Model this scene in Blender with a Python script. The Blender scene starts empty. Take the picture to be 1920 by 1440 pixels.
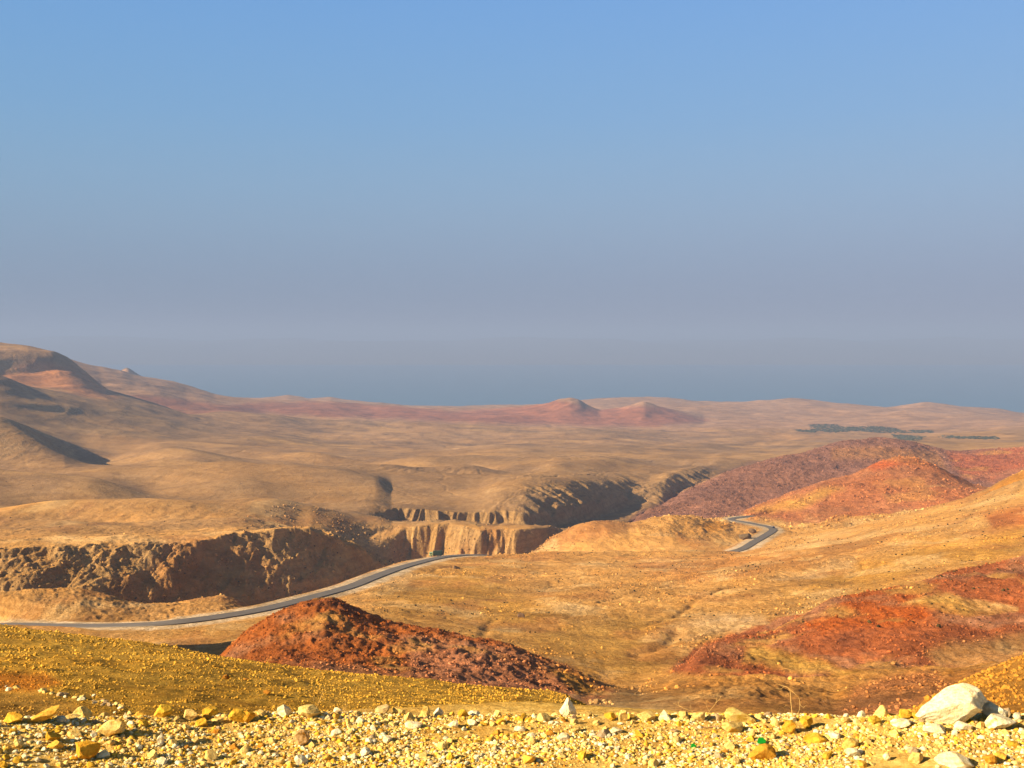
import bpy, math, random
import numpy as np
from math import radians as R
scene = bpy.context.scene
random.seed(7); rng = np.random.default_rng(7)
PITCH = R(2.29); F = 2000.0
# ---------------------------------------------------------------- camera
cam = bpy.data.cameras.new("camera"); camo = bpy.data.objects.new("camera", cam)
scene.collection.objects.link(camo); scene.camera = camo
cam.sensor_width = 36; cam.lens = F/1920*36; cam.clip_start = 0.05; cam.clip_end = 90000
camo.location = (0, 0, 0); camo.rotation_euler = (R(90)-PITCH, 0, 0)
# ---------------------------------------------------------------- light
SUN_EL = R(25.5); SUN_DIR = (-1.0, -0.36)          # the sun stands to the left, a little behind the viewer
sun_az = math.atan2(SUN_DIR[0], SUN_DIR[1])       # clockwise from +Y
world = bpy.data.worlds.new("World"); scene.world = world; world.use_nodes = True
wn = world.node_tree; wn.nodes.clear()
def N(t, kind, **k):
    n = t.nodes.new(kind)
    for a, b in k.items(): setattr(n, a, b)
    return n
def srgb(r, g, b, a=1):
    f = lambda c: (c/255/12.92 if c/255 <= .04045 else ((c/255+.055)/1.055)**2.4)
    return (f(r), f(g), f(b), a)
sky = N(wn, 'ShaderNodeTexSky', sky_type='NISHITA', sun_disc=False, sun_elevation=SUN_EL, sun_rotation=sun_az % (2*math.pi),
        altitude=300, air_density=1.0, dust_density=3.0, ozone_density=1.5)
SKY_S = 0.05
tc = N(wn, 'ShaderNodeTexCoord'); sx = N(wn, 'ShaderNodeSeparateXYZ'); wn.links.new(tc.outputs['Generated'], sx.inputs[0])
# dusty lower air of the sky: a band of haze colours by height above the horizon, the clear sky above it
mr = N(wn, 'ShaderNodeMapRange'); mr.inputs['From Min'].default_value = 0; mr.inputs['From Max'].default_value = .4
wn.links.new(sx.outputs['Z'], mr.inputs['Value'])
ramp = N(wn, 'ShaderNodeValToRGB'); wn.links.new(mr.outputs[0], ramp.inputs[0])
cr = ramp.color_ramp; cr.interpolation = 'B_SPLINE'
stops = [(0, srgb(128,137,162)), (.08, srgb(131,148,176)), (.21, srgb(140,166,195)), (.34, srgb(141,176,208)), (.5, srgb(128,176,219)), (.78, srgb(113,168,229)), (1, srgb(100,157,226))]
cr.elements[0].position, cr.elements[0].color = stops[0]; cr.elements[1].position, cr.elements[1].color = stops[-1]
for p, c in stops[1:-1]:
    e = cr.elements.new(p); e.color = c
mrx = N(wn, 'ShaderNodeMapRange'); mrx.inputs['From Min'].default_value = -.45; mrx.inputs['From Max'].default_value = .45
wn.links.new(sx.outputs['X'], mrx.inputs['Value'])
tint = N(wn, 'ShaderNodeMix', data_type='RGBA'); tint.inputs[6].default_value = (.91, .95, .95, 1); tint.inputs[7].default_value = (1.2, 1.08, 1.06, 1)
wn.links.new(mrx.outputs[0], tint.inputs[0])
mul = N(wn, 'ShaderNodeMix', data_type='RGBA', blend_type='MULTIPLY'); mul.inputs[0].default_value = 1
wn.links.new(ramp.outputs[0], mul.inputs[6]); wn.links.new(tint.outputs[2], mul.inputs[7])
skm = N(wn, 'ShaderNodeVectorMath', operation='SCALE'); skm.inputs['Scale'].default_value = SKY_S
wn.links.new(sky.outputs[0], skm.inputs[0])
fac = N(wn, 'ShaderNodeMapRange', interpolation_type='SMOOTHSTEP'); fac.inputs['From Min'].default_value = .33; fac.inputs['From Max'].default_value = .5
fac.inputs['To Min'].default_value = .9; fac.inputs['To Max'].default_value = 0
wn.links.new(sx.outputs['Z'], fac.inputs['Value'])
mx = N(wn, 'ShaderNodeMix', data_type='RGBA'); wn.links.new(fac.outputs[0], mx.inputs[0])
wn.links.new(skm.outputs[0], mx.inputs[6]); wn.links.new(mul.outputs[2], mx.inputs[7])
bg = N(wn, 'ShaderNodeBackground'); wn.links.new(mx.outputs[2], bg.inputs[0]); bg.inputs[1].default_value = .44
wo = N(wn, 'ShaderNodeOutputWorld'); wn.links.new(bg.outputs[0], wo.inputs[0])
sd = bpy.data.lights.new("sun", 'SUN'); sd.energy = 5.0; sd.angle = R(.55); sd.color = (1, .80, .55)
so = bpy.data.objects.new("sun", sd); scene.collection.objects.link(so)
from mathutils import Vector
_l = math.hypot(*SUN_DIR)
sdir = Vector((SUN_DIR[0]/_l*math.cos(SUN_EL), SUN_DIR[1]/_l*math.cos(SUN_EL), math.sin(SUN_EL)))
so.rotation_euler = sdir.to_track_quat('Z', 'Y').to_euler()
scene.view_settings.view_transform = 'Standard'; scene.view_settings.look = 'None'
scene.view_settings.exposure = 1.26; scene.view_settings.gamma = 1
scene.cycles.max_bounces = 4; scene.cycles.diffuse_bounces = 1; scene.cycles.volume_bounces = 0
# ---------------------------------------------------------------- helpers
def pix(x, y):
    """photo pixel -> azimuth, tan(elevation)"""
    x = np.asarray(x, float); y = np.asarray(y, float)
    u = (x-960)/F; v = -(y-720)/F
    fy = math.cos(PITCH)+v*math.sin(PITCH); z = -math.sin(PITCH)+v*math.cos(PITCH)
    return np.arctan2(u, fy), z/np.hypot(u, fy)
def proj(x, y, z):
    f = y*math.cos(PITCH)-z*math.sin(PITCH); up = y*math.sin(PITCH)+z*math.cos(PITCH)
    return 960+F*x/f, 720-F*up/f
def at(px, py, D):
    a, t = pix(px, py); return np.array([D*np.sin(a), D*np.cos(a), D*t])
def perlin(x, y, seed=0):
    x = np.asarray(x, np.float64); y = np.asarray(y, np.float64)
    xi = np.floor(x).astype(np.int64); yi = np.floor(y).astype(np.int64); xf = x-xi; yf = y-yi
    def g(ix, iy, dx, dy):
        h = (ix*374761393+iy*668265263+seed*982451653) & 0xffffffff
        h = ((h ^ (h >> 13))*1274126177) & 0xffffffff; h = h ^ (h >> 16)
        an = (h & 0xffff)*(2*math.pi/65536); return np.cos(an)*dx+np.sin(an)*dy
    u = xf*xf*xf*(xf*(xf*6-15)+10); v = yf*yf*yf*(yf*(yf*6-15)+10)
    a = g(xi, yi, xf, yf); b = g(xi+1, yi, xf-1, yf); c = g(xi, yi+1, xf, yf-1); d = g(xi+1, yi+1, xf-1, yf-1)
    return (a+(b-a)*u + ((c+(d-c)*u)-(a+(b-a)*u))*v)*1.5
def fbm(x, y, o=4, seed=0, gain=.5, ridged=False):
    s = 0; a = 1; t = 0
    for i in range(o):
        n = perlin(x*2**i+i*17.3, y*2**i-i*9.1, seed+i)
        s = s+a*((1-2*np.abs(n)) if ridged else n); t += a; a *= gain
    return s/t
def sstep(a, b, x):
    t = np.clip((x-a)/(b-a), 0, 1); return t*t*(3-2*t)
COL = scene.collection
def tag(o, label=None, cat=None, group=None, kind=None):
    if label: o['label'] = label
    if cat: o['category'] = cat
    if group: o['group'] = group
    if kind: o['kind'] = kind
    return o
def mesh_np(name, V, Fq, cols=None, smooth=True, alpha=None):
    """V (n,3), Fq (m,k) numpy -> mesh"""
    me = bpy.data.meshes.new(name); V = np.asarray(V, np.float32); Fq = np.asarray(Fq, np.int32); m, k = Fq.shape
    me.vertices.add(len(V)); me.vertices.foreach_set('co', V.ravel())
    me.loops.add(m*k); me.loops.foreach_set('vertex_index', Fq.ravel())
    me.polygons.add(m); me.polygons.foreach_set('loop_start', np.arange(0, m*k, k, dtype=np.int32))
    me.polygons.foreach_set('use_smooth', np.full(m, smooth, bool))
    me.update(calc_edges=True)
    if cols is not None:
        c = np.ones((len(V), 4), np.float32); c[:, :3] = cols
        if alpha is not None: c[:, 3] = alpha
        at_ = me.attributes.new('Col', 'FLOAT_COLOR', 'POINT'); at_.data.foreach_set('color', c.ravel())
    return me
def link(name, me, mat=None, parent=None):
    o = bpy.data.objects.new(name, me); COL.objects.link(o)
    if mat and not me.materials: me.materials.append(mat)
    if parent: o.parent = parent
    return o
def L3(c): return np.array(srgb(*c)[:3])
# ---------------------------------------------------------------- materials
def earth_mat(name, scales, amp, bump_scale, bump_dist, tintamt=.5, strata=0.0, samt=.22, stone=None, attr='Col', rough=.95, bdet=10):
    m = bpy.data.materials.new(name); m.use_nodes = True; t = m.node_tree; t.nodes.clear()
    out = N(t, 'ShaderNodeOutputMaterial'); b = N(t, 'ShaderNodeBsdfPrincipled'); t.links.new(b.outputs[0], out.inputs[0])
    b.inputs['Roughness'].default_value = rough; b.inputs['Specular IOR Level'].default_value = .1
    ca = N(t, 'ShaderNodeAttribute', attribute_name=attr); g = N(t, 'ShaderNodeNewGeometry'); cur = ca.outputs['Color']
    for i, sc in enumerate(scales):
        nz = N(t, 'ShaderNodeTexNoise'); nz.inputs['Scale'].default_value = sc; nz.inputs['Detail'].default_value = 6; nz.inputs['Roughness'].default_value = .65
        t.links.new(g.outputs['Position'], nz.inputs['Vector'])
        mp = N(t, 'ShaderNodeMapRange'); mp.inputs['From Min'].default_value = .3; mp.inputs['From Max'].default_value = .7
        mp.inputs['To Min'].default_value = 1-amp[i]; mp.inputs['To Max'].default_value = 1+amp[i]
        t.links.new(nz.outputs['Fac'], mp.inputs['Value'])
        # darker patches are also a little redder
        cm = N(t, 'ShaderNodeCombineXYZ'); pw = N(t, 'ShaderNodeMath', operation='POWER'); pw.inputs[1].default_value = 1+tintamt
        pw0 = N(t, 'ShaderNodeMath', operation='POWER'); pw0.inputs[1].default_value = 1-tintamt*.5
        t.links.new(mp.outputs[0], pw.inputs[0]); t.links.new(mp.outputs[0], pw0.inputs[0])
        t.links.new(pw0.outputs[0], cm.inputs[0]); t.links.new(mp.outputs[0], cm.inputs[1]); t.links.new(pw.outputs[0], cm.inputs[2])
        ml = N(t, 'ShaderNodeVectorMath', operation='MULTIPLY'); t.links.new(cur, ml.inputs[0]); t.links.new(cm.outputs[0], ml.inputs[1]); cur = ml.outputs[0]
    if strata:
        vm = N(t, 'ShaderNodeVectorMath', operation='MULTIPLY'); vm.inputs[1].default_value = (.012, .012, strata)
        t.links.new(g.outputs['Position'], vm.inputs[0])
        nz = N(t, 'ShaderNodeTexNoise'); nz.inputs['Scale'].default_value = 1; nz.inputs['Detail'].default_value = 5; nz.inputs['Distortion'].default_value = .6
        t.links.new(vm.outputs[0], nz.inputs['Vector'])
        mp = N(t, 'ShaderNodeMapRange'); mp.inputs['From Min'].default_value = .35; mp.inputs['From Max'].default_value = .65
        mp.inputs['To Min'].default_value = 1-samt; mp.inputs['To Max'].default_value = 1+samt; t.links.new(nz.outputs['Fac'], mp.inputs['Value'])
        ml = N(t, 'ShaderNodeVectorMath', operation='SCALE'); t.links.new(cur, ml.inputs[0]); t.links.new(mp.outputs[0], ml.inputs['Scale']); cur = ml.outputs[0]
    t.links.new(cur, b.inputs['Base Color'])
    prev = None
    for bs, bd in zip(bump_scale, bump_dist):
        nz = N(t, 'ShaderNodeTexNoise'); nz.inputs['Scale'].default_value = bs; nz.inputs['Detail'].default_value = bdet; nz.inputs['Roughness'].default_value = .68
        t.links.new(g.outputs['Position'], nz.inputs['Vector'])
        bp = N(t, 'ShaderNodeBump'); t.links.new(ca.outputs['Alpha'], bp.inputs['Strength']); bp.inputs['Distance'].default_value = bd
        t.links.new(nz.outputs['Fac'], bp.inputs['Height'])
        if prev: t.links.new(prev, bp.inputs['Normal'])
        prev = bp.outputs[0]
    if prev: t.links.new(prev, b.inputs['Normal'])
    return m
def plain(name, col, rough=.7, metal=0, noise=0, scale=5):
    m = bpy.data.materials.new(name); m.use_nodes = True; t = m.node_tree; b = t.nodes['Principled BSDF']
    b.inputs['Roughness'].default_value = rough; b.inputs['Metallic'].default_value = metal
    nz = N(t, 'ShaderNodeTexNoise'); nz.inputs['Scale'].default_value = scale; nz.inputs['Detail'].default_value = 6
    g = N(t, 'ShaderNodeNewGeometry'); t.links.new(g.outputs['Position'], nz.inputs['Vector'])
    mp = N(t, 'ShaderNodeMapRange'); mp.inputs['To Min'].default_value = 1-noise; mp.inputs['To Max'].default_value = 1+noise
    t.links.new(nz.outputs['Fac'], mp.inputs['Value'])
    ml = N(t, 'ShaderNodeVectorMath', operation='SCALE'); ml.inputs[0].default_value = col[:3]; t.links.new(mp.outputs[0], ml.inputs['Scale'])
    t.links.new(ml.outputs[0], b.inputs['Base Color']); return m
# ---------------------------------------------------------------- terrain profile curves, near to far: (x, y, distance)
def flat(D, z): return ('z', D, z)
C = []
C.append(flat(.6, -1.66)); C.append(flat(3.0, -1.70))
C.append([(0,1356,4.8),(150,1350,4.85),(400,1346,4.9),(900,1348,4.85),(1400,1350,4.85),(1700,1348,4.9),(1920,1340,5.0)])
C.append([(0,1368,5.1),(960,1362,5.15),(1920,1362,5.2)]); C.append([(0,1402,5.6),(1920,1402,5.7)]); C.append([(0,1440,8),(1920,1450,8)])
C.append([(-300,1335,14),(900,1342,14),(1130,1372,14),(1400,1430,15),(1920,1430,15)])
C.append([(-300,1150,80),(0,1187,75),(100,1197,72),(200,1210,68),(330,1223,62),(400,1236,58),(550,1259,52),(700,1269,48),(850,1284,43),(1000,1298,40),(1060,1307,38),(1130,1342,36),(1250,1410,36),(1600,1400,40),(1700,1345,48),(1760,1304,55),(1830,1270,60),(1920,1230,66),(2200,1160,80)])
C.append([(-300,1290,120),(0,1290,115),(400,1330,110),(700,1330,105),(1100,1350,100),(1300,1362,100),(1600,1350,105),(1750,1322,110),(1920,1262,120),(2200,1200,130)])
C.append([(-300,1290,150),(405,1262,150),(600,1250,150),(900,1285,150),(1100,1315,150),(1200,1318,150),(1300,1300,150),(1360,1290,150),(1420,1280,150),(1480,1290,150),(1560,1300,150),(1660,1280,155),(1760,1272,160),(1920,1240,170),(2200,1180,180)])
C.append([(-300,1290,168),(405,1250,170),(600,1215,175),(900,1250,170),(1100,1300,170),(1200,1308,172),(1300,1290,175),(1420,1275,180),(1480,1284,180),(1560,1292,180),(1660,1270,185),(1760,1255,190),(1920,1220,210),(2200,1170,220)])
C.append([(-900,640,250),(-400,760,250),(-170,930,250),(-70,1190,250),(0,1270,240),(300,1262,215),(405,1238,195),(440,1205,197),(500,1166,200),(560,1143,205),(610,1131,208),(640,1132,210),(680,1149,212),(740,1170,212),(800,1179,210),(860,1190,208),(900,1201,205),(960,1212,202),(1000,1230,199),(1060,1252,195),(1100,1270,192),(1135,1288,190),(1200,1292,195),(1250,1275,205),(1290,1242,220),(1320,1208,235),(1380,1192,245),(1440,1183,250),(1510,1152,262),(1560,1124,275),(1640,1111,285),(1700,1097,295),(1780,1071,310),(1860,1061,320),(1920,1046,330),(2200,1000,350)])  # left end: unseen hill added beyond the frame to shade the gully
C.append([(-900,660,310),(-400,760,310),(-170,880,310),(-75,1180,310),(0,1235,310),(200,1240,300),(300,1245,275),(400,1246,262),(440,1232,256),(500,1190,255),(560,1165,255),(620,1148,255),(700,1168,255),(800,1188,252),(900,1208,248),(1000,1238,240),(1135,1290,225),(1200,1288,225),(1250,1270,235),(1290,1252,250),(1380,1206,275),(1440,1197,282),(1510,1168,294),(1600,1135,310),(1700,1113,328),(1780,1090,345),(1860,1078,352),(1920,1064,360),(2200,1010,390)])  # far side of the same added out-of-view hill, raised to cast its shadow
C.append([(-300,1215,400),(0,1196,395),(200,1200,370),(300,1198,360),(400,1190,362),(460,1178,368),(500,1166,376),(560,1148,392),(620,1130,410),(660,1120,420),(700,1125,400),(760,1140,370),(800,1152,350),(900,1166,335),(1000,1178,325),(1100,1188,320),(1200,1186,325),(1300,1172,335),(1400,1160,345),(1500,1143,360),(1600,1118,380),(1700,1085,400),(1800,1060,420),(1920,1040,440),(2200,980,470)])
C.append([(-300,1180,445),(0,1175,425),(100,1174,412),(200,1172,402),(300,1168,396),(400,1157,400),(500,1140,415),(600,1115,450),(660,1098,480),(700,1085,505),(760,1085,500),(850,1095,480),(950,1102,470),(1100,1098,470),(1200,1092,480),(1300,1082,490),(1400,1070,500),(1500,1055,520),(1600,1035,540),(1700,1010,560),(1800,990,580),(1920,960,600),(2200,900,650)])
C.append([(-300,1190,475),(0,1186,470),(200,1185,455),(300,1180,445),(400,1170,450),(500,1152,465),(600,1128,500),(660,1100,530),(700,1078,545),(760,1060,580),(850,1052,610),(950,1052,620),(1100,1050,640),(1300,1048,650),(1400,1040,660),(1500,1025,680),(1600,1010,690),(1700,980,700),(1800,955,720),(1920,915,730),(2200,840,760)])
C.append([(-300,1110,540),(0,1112,535),(60,1106,535),(140,1103,535),(200,1114,535),(240,1128,530),(270,1132,530),(320,1128,545),(380,1120,560),(415,1114,570),(440,1124,575),(480,1146,570),(540,1160,560),(600,1130,570),(660,1098,590),(700,1078,600),(760,1058,650),(820,1043,700),(870,1037,730),(960,1036,735),(1040,1033,740),(1200,1034,745),(1330,1034,755),(1390,1035,760),(1450,1020,780),(1500,1010,790),(1600,992,800),(1700,968,810),(1800,938,820),(1840,922,825),(1870,905,825),(1920,882,830),(2200,790,900)])
C.append([(-300,1160,575),(0,1150,570),(200,1150,575),(400,1165,600),(480,1170,605),(600,1160,620),(700,1140,660),(800,1110,770),(880,1090,790),(1000,1052,785),(1100,1044,785),(1250,1040,790),(1380,1036,800),(1420,1022,830),(1460,1004,860),(1500,998,880),(1600,985,900),(1700,965,910),(1800,948,920),(1840,938,930),(1920,940,950),(2200,860,980)])
C.append([(-300,1160,590),(0,1153,585),(400,1166,615),(600,1165,640),(700,1140,690),(800,1115,800),(900,1100,830),(960,1060,850),(1000,1032,850),(1040,1003,855),(1080,984,860),(1110,976,865),(1140,975,870),(1180,980,880),(1260,968,900),(1300,971,910),(1340,979,915),(1380,985,930),(1440,990,925),(1480,985,940),(1550,972,960),(1600,960,970),(1700,940,1000),(1800,928,1000),(1920,935,1010),(2200,860,1050)])
C.append([(-300,1160,600),(0,1155,597),(400,1168,628),(600,1168,660),(700,1145,720),(800,1120,830),(900,1110,870),(1000,1065,900),(1100,1020,920),(1180,1000,950),(1260,984,970),(1340,975,1000),(1400,971,1010),(1440,958,1040),(1500,940,1060),(1560,920,1090),(1640,890,1120),(1700,878,1120),(1760,885,1110),(1840,915,1100),(1920,932,1090),(2200,860,1120)])
C.append([(-300,1160,610),(0,1157,608),(400,1170,640),(600,1170,675),(700,1148,740),(800,1125,850),(900,1110,900),(1000,1070,930),(1100,1022,960),(1180,1000,1000),(1260,985,1030),(1330,975,1060),(1380,971,1070),(1400,962,1090),(1470,932,1120),(1540,906,1140),(1590,896,1160),(1640,869,1180),(1690,858,1190),(1740,869,1190),(1800,896,1180),(1850,916,1170),(1920,935,1160),(2200,860,1200)])
C.append([(-300,1160,616),(0,1158,614),(400,1172,648),(600,1170,685),(700,1150,752),(800,1125,870),(900,1110,925),(1000,1072,940),(1100,1022,1010),(1180,998,1100),(1250,968,1200),(1330,950,1250),(1400,945,1300),(1500,925,1350),(1600,915,1380),(1700,905,1400),(1800,915,1380),(1850,920,1350),(1920,900,1350),(2200,840,1400)])
C.append([(-300,1160,622),(0,1158,620),(400,1172,654),(600,1170,692),(700,1152,762),(800,1125,885),(900,1112,935),(1000,1072,945),(1100,1024,1050),(1180,990,1180),(1190,972,1250),(1250,940,1380),(1300,915,1480),(1400,881,1580),(1440,867,1620),(1480,858,1660),(1520,851,1700),(1550,838,1760),(1580,830,1800),(1640,824,1850),(1700,828,1860),(1760,846,1870),(1800,850,1880),(1860,846,1900),(1920,841,1900),(2200,815,1950)])
# canyon floor
C.append([(-300,1160,630),(0,1158,628),(200,1158,630),(400,1172,660),(600,1168,700),(700,1150,775),(800,1125,900),(900,1110,945),(1000,1072,950),(1050,1045,1060),(1100,1024,1120),(1180,990,1290),(1250,955,1500),(1300,918,1700),(1340,892,1880),(1400,888,2000),(1500,868,2100),(1600,850,2200),(1700,850,2250),(1800,862,2250),(1920,855,2250),(2200,830,2300)])
# foot and rim of the near far-side wall
C.append([(-300,1118,642),(0,1116,643),(60,1114,643),(150,1114,645),(250,1124,653),(380,1126,676),(430,1120,686),(520,1108,705),(600,1090,722),(660,1085,750),(720,1095,790),(800,1095,915),(900,1085,955),(1000,1060,957),(1050,1035,1075),(1100,1012,1140),(1180,984,1310),(1250,948,1530),(1300,908,1750),(1340,886,1930),(1400,878,2060),(1500,858,2200),(1600,843,2300),(1700,840,2350),(1800,848,2350),(1920,842,2350),(2200,820,2400)])
C.append([(-300,1045,674),(0,1045,676),(100,1044,680),(200,1038,688),(300,1034,702),(400,1028,720),(470,1020,734),(540,1010,751),(580,1014,757),(620,1028,763),(660,1046,768),(720,1070,802),(800,1090,920),(900,1080,953),(1000,1056,961),(1050,1033,1080),(1100,1010,1145),(1180,982,1318),(1250,946,1537),(1300,905,1760),(1340,884,1940),(1400,876,2075),(1500,855,2250),(1600,840,2350),(1700,836,2400),(1800,844,2400),(1920,839,2400),(2200,817,2450)])
C.append([(-300,1022,688),(0,1022,690),(100,1019,694),(200,1013,702),(300,1011,716),(400,1004,734),(470,993,748),(540,982,765),(580,985,771),(620,998,776),(660,1018,784),(720,1052,812),(800,1085,922),(900,1075,965),(1000,1052,965),(1050,1030,1085),(1100,1008,1150),(1180,980,1325),(1250,944,1545),(1300,903,1770),(1340,882,1950),(1400,874,2090),(1500,852,2300),(1600,836,2400),(1700,833,2450),(1800,840,2450),(1920,836,2450),(2200,815,2500)])
C.append([(-300,1005,800),(0,1003,790),(300,992,795),(450,985,810),(540,990,905),(600,1008,925),(660,1036,935),(720,1052,955),(760,1058,995),(800,1055,992),(900,1050,980),(1000,1044,980),(1060,1020,1100),(1100,1000,1165),(1180,976,1345),(1250,940,1565),(1300,898,1790),(1340,879,1970),(1400,870,2120),(1500,848,2400),(1600,832,2500),(1800,835,2550),(1920,832,2550),(2200,812,2600)])
# rim of the lower cliff
C.append([(-300,985,900),(0,982,900),(300,972,900),(450,968,915),(560,970,1020),(600,967,1040),(640,971,1046),(700,981,1044),(760,984,1025),(850,980,1015),(930,987,1005),(1000,988,1003),(1040,991,1040),(1060,1005,1112),(1100,990,1180),(1180,970,1365),(1250,934,1585),(1300,892,1810),(1340,876,1990),(1400,866,2160),(1500,846,2450),(1600,830,2560),(1800,833,2600),(1920,830,2600),(2200,811,2650)])
# foot of the upper cliff
C.append([(-300,955,1050),(0,953,1050),(300,948,1050),(560,956,1060),(620,962,1080),(680,966,1110),(740,974,1168),(850,978,1172),(930,979,1176),(990,981,1182),(1040,985,1220),(1060,980,1250),(1100,970,1330),(1180,948,1505),(1250,915,1620),(1300,882,1850),(1340,872,2020),(1400,861,2230),(1500,843,2550),(1600,828,2650),(1800,831,2700),(1920,828,2700),(2200,810,2750)])
C.append([(-300,930,1150),(0,928,1150),(300,938,1150),(560,948,1150),(640,952,1160),(740,952,1180),(850,953,1184),(930,954,1190),(985,956,1198),(1020,950,1240),(1060,942,1300),(1100,935,1370),(1180,922,1560),(1250,890,1700),(1300,875,1900),(1340,868,2060),(1400,856,2300),(1500,840,2650),(1600,826,2750),(1800,829,2800),(1920,826,2800),(2200,809,2850)])
# rim of the big dark slope
C.append([(-300,905,1270),(0,905,1270),(60,905,1270),(180,912,1270),(280,930,1280),(400,927,1290),(560,935,1280),(700,938,1280),(850,936,1270),(900,926,1285),(940,908,1310),(980,896,1350),(1073,893,1445),(1130,896,1530),(1190,890,1690),(1250,880,1850),(1300,872,2000),(1340,864,2150),(1400,850,2420),(1500,838,2750),(1600,824,2850),(1800,827,2900),(1920,824,2900),(2200,808,2950)])
C.append([(-300,893,1500),(0,895,1500),(100,885,1500),(140,878,1500),(200,870,1500),(300,867,1500),(400,874,1500),(500,882,1510),(700,888,1500),(900,888,1480),(1000,889,1520),(1047,885,1560),(1100,880,1640),(1190,875,1850),(1250,870,1980),(1300,866,2120),(1340,860,2250),(1400,846,2520),(1500,834,2900),(1700,824,3000),(1920,820,3000),(2200,806,3050)])
C.append([(-300,900,1640),(0,898,1640),(140,882,1640),(200,874,1640),(300,871,1640),(400,877,1640),(500,884,1640),(700,889,1640),(900,886,1640),(1000,880,1660),(1047,866,1700),(1133,858,1900),(1200,862,2050),(1273,868,2100),(1340,854,2350),(1400,842,2600),(1500,832,2980),(1700,822,3080),(1920,818,3080),(2200,805,3100)])
C.append([(-300,700,1950),(-100,765,1950),(0,779,1950),(40,792,1950),(80,814,1950),(120,846,1950),(160,868,1950),(220,869,1950),(300,862,1950),(500,864,1950),(700,868,1950),(900,862,1950),(1047,858,1950),(1133,853,2050),(1200,856,2200),(1300,856,2300),(1340,849,2500),(1400,838,2700),(1500,830,3060),(1700,820,3160),(1920,816,3160),(2200,804,3180)])
C.append([(-300,780,2300),(0,790,2300),(100,820,2300),(150,838,2300),(200,845,2300),(300,844,2300),(600,850,2300),(900,850,2300),(1047,848,2300),(1133,846,2400),(1300,844,2600),(1400,834,2850),(1500,828,3150),(1700,819,3230),(1920,814,3250),(2200,803,3260)])
C.append([(-300,765,2560),(0,768,2560),(150,800,2560),(300,822,2560),(600,837,2600),(900,838,2600),(1200,838,2700),(1400,830,3000),(1500,826,3220),(1700,817,3300),(1920,812,3330),(2200,802,3350)])
C.append([(-300,640,2900),(-100,680,2900),(0,704,2900),(60,726,2900),(120,742,2900),(160,751,2900),(250,773,2900),(330,793,2900),(420,808,2900),(600,823,2950),(900,828,3000),(1200,830,3100),(1500,824,3320),(1700,815,3380),(1920,810,3400),(2200,800,3450)])
C.append([(-300,620,3100),(0,710,3100),(60,724,3100),(120,734,3100),(200,744,3120),(280,760,3150),(350,780,3200),(420,790,3250),(600,806,3300),(900,815,3350),(1200,822,3400),(1500,821,3500),(1700,813,3550),(1920,808,3600),(2200,797,3650)])
C.append([(-300,560,3500),(-100,620,3500),(0,638,3500),(50,642,3500),(100,654,3500),(130,670,3500),(170,704,3500),(200,728,3500),(260,745,3500),(310,758,3500),(350,778,3550),(400,772,3600),(440,770,3650),(560,780,3700),(700,788,3700),(900,797,3700),(1100,804,3700),(1300,812,3700),(1500,815,3750),(1700,810,3800),(1920,804,3900),(2200,790,4000)])
C.append([(-300,700,3900),(0,720,3900),(130,715,3900),(200,740,3900),(300,764,3850),(400,776,3850),(560,783,3950),(700,790,3950),(900,798,3950),(1100,804,3950),(1300,806,3950),(1500,805,4000),(1700,802,4100),(1920,798,4150),(2200,780,4300)])
C.append([(-300,700,4200),(0,716,4200),(130,706,4200),(190,722,4200),(240,728,4200),(300,737,4200),(350,752,4200),(420,762,4200),(500,766,4300),(600,768,4400),(700,778,4400),(900,782,4400),(1100,792,4400),(1300,798,4400),(1500,797,4500),(1700,795,4600),(1920,792,4700),(2200,775,4800)])
C.append([(-300,640,4800),(0,655,4800),(130,671,4800),(180,683,4800),(230,692,4800),(250,700,4800),(330,717,4850),(400,738,4900),(470,746,4950),(540,750,5000),(620,753,5000),(700,761,5000),(760,764,5000),(810,767,5000),(900,766,5000),(980,764,5000),(1030,757,5000),(1050,750,5000),(1070,747,5000),(1085,750,5000),(1100,759,5000),(1125,769,5000),(1160,765,5000),(1185,757,5000),(1208,752,5000),(1230,758,5000),(1270,772,5000),(1320,786,5000),(1400,782,5100),(1500,779,5200),(1650,776,5200),(1700,769,5200),(1760,776,5200),(1920,786,5300),(2200,770,5500)])
C.append([(-300,700,5400),(0,705,5400),(150,705,5400),(240,705,5400),(330,730,5400),(470,752,5500),(620,758,5500),(810,769,5500),(1000,767,5500),(1200,766,5500),(1400,768,5600),(1660,768,5700),(1920,782,5800),(2200,765,6000)])
C.append([(-300,690,6200),(0,695,6200),(180,703,6200),(212,703,6200),(226,694,6200),(238,687,6200),(250,694,6200),(264,703,6200),(330,719,6300),(400,741,6400),(470,746,6500),(540,741,6500),(580,748,6500),(620,744,6500),(680,751,6500),(760,760,6500),(810,762,6500),(900,760,6500),(1000,757,6500),(1100,750,6500),(1170,745,6500),(1250,745,6500),(1300,751,6500),(1400,755,6500),(1480,749,6500),(1520,751,6500),(1560,756,6500),(1660,762,6500),(1730,754,6500),(1770,758,6500),(1800,763,6500),(1870,768,6500),(1920,777,6500),(2200,765,6500)])
C.append(flat(7600, -470)); C.append(flat(8200, -480))
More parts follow.
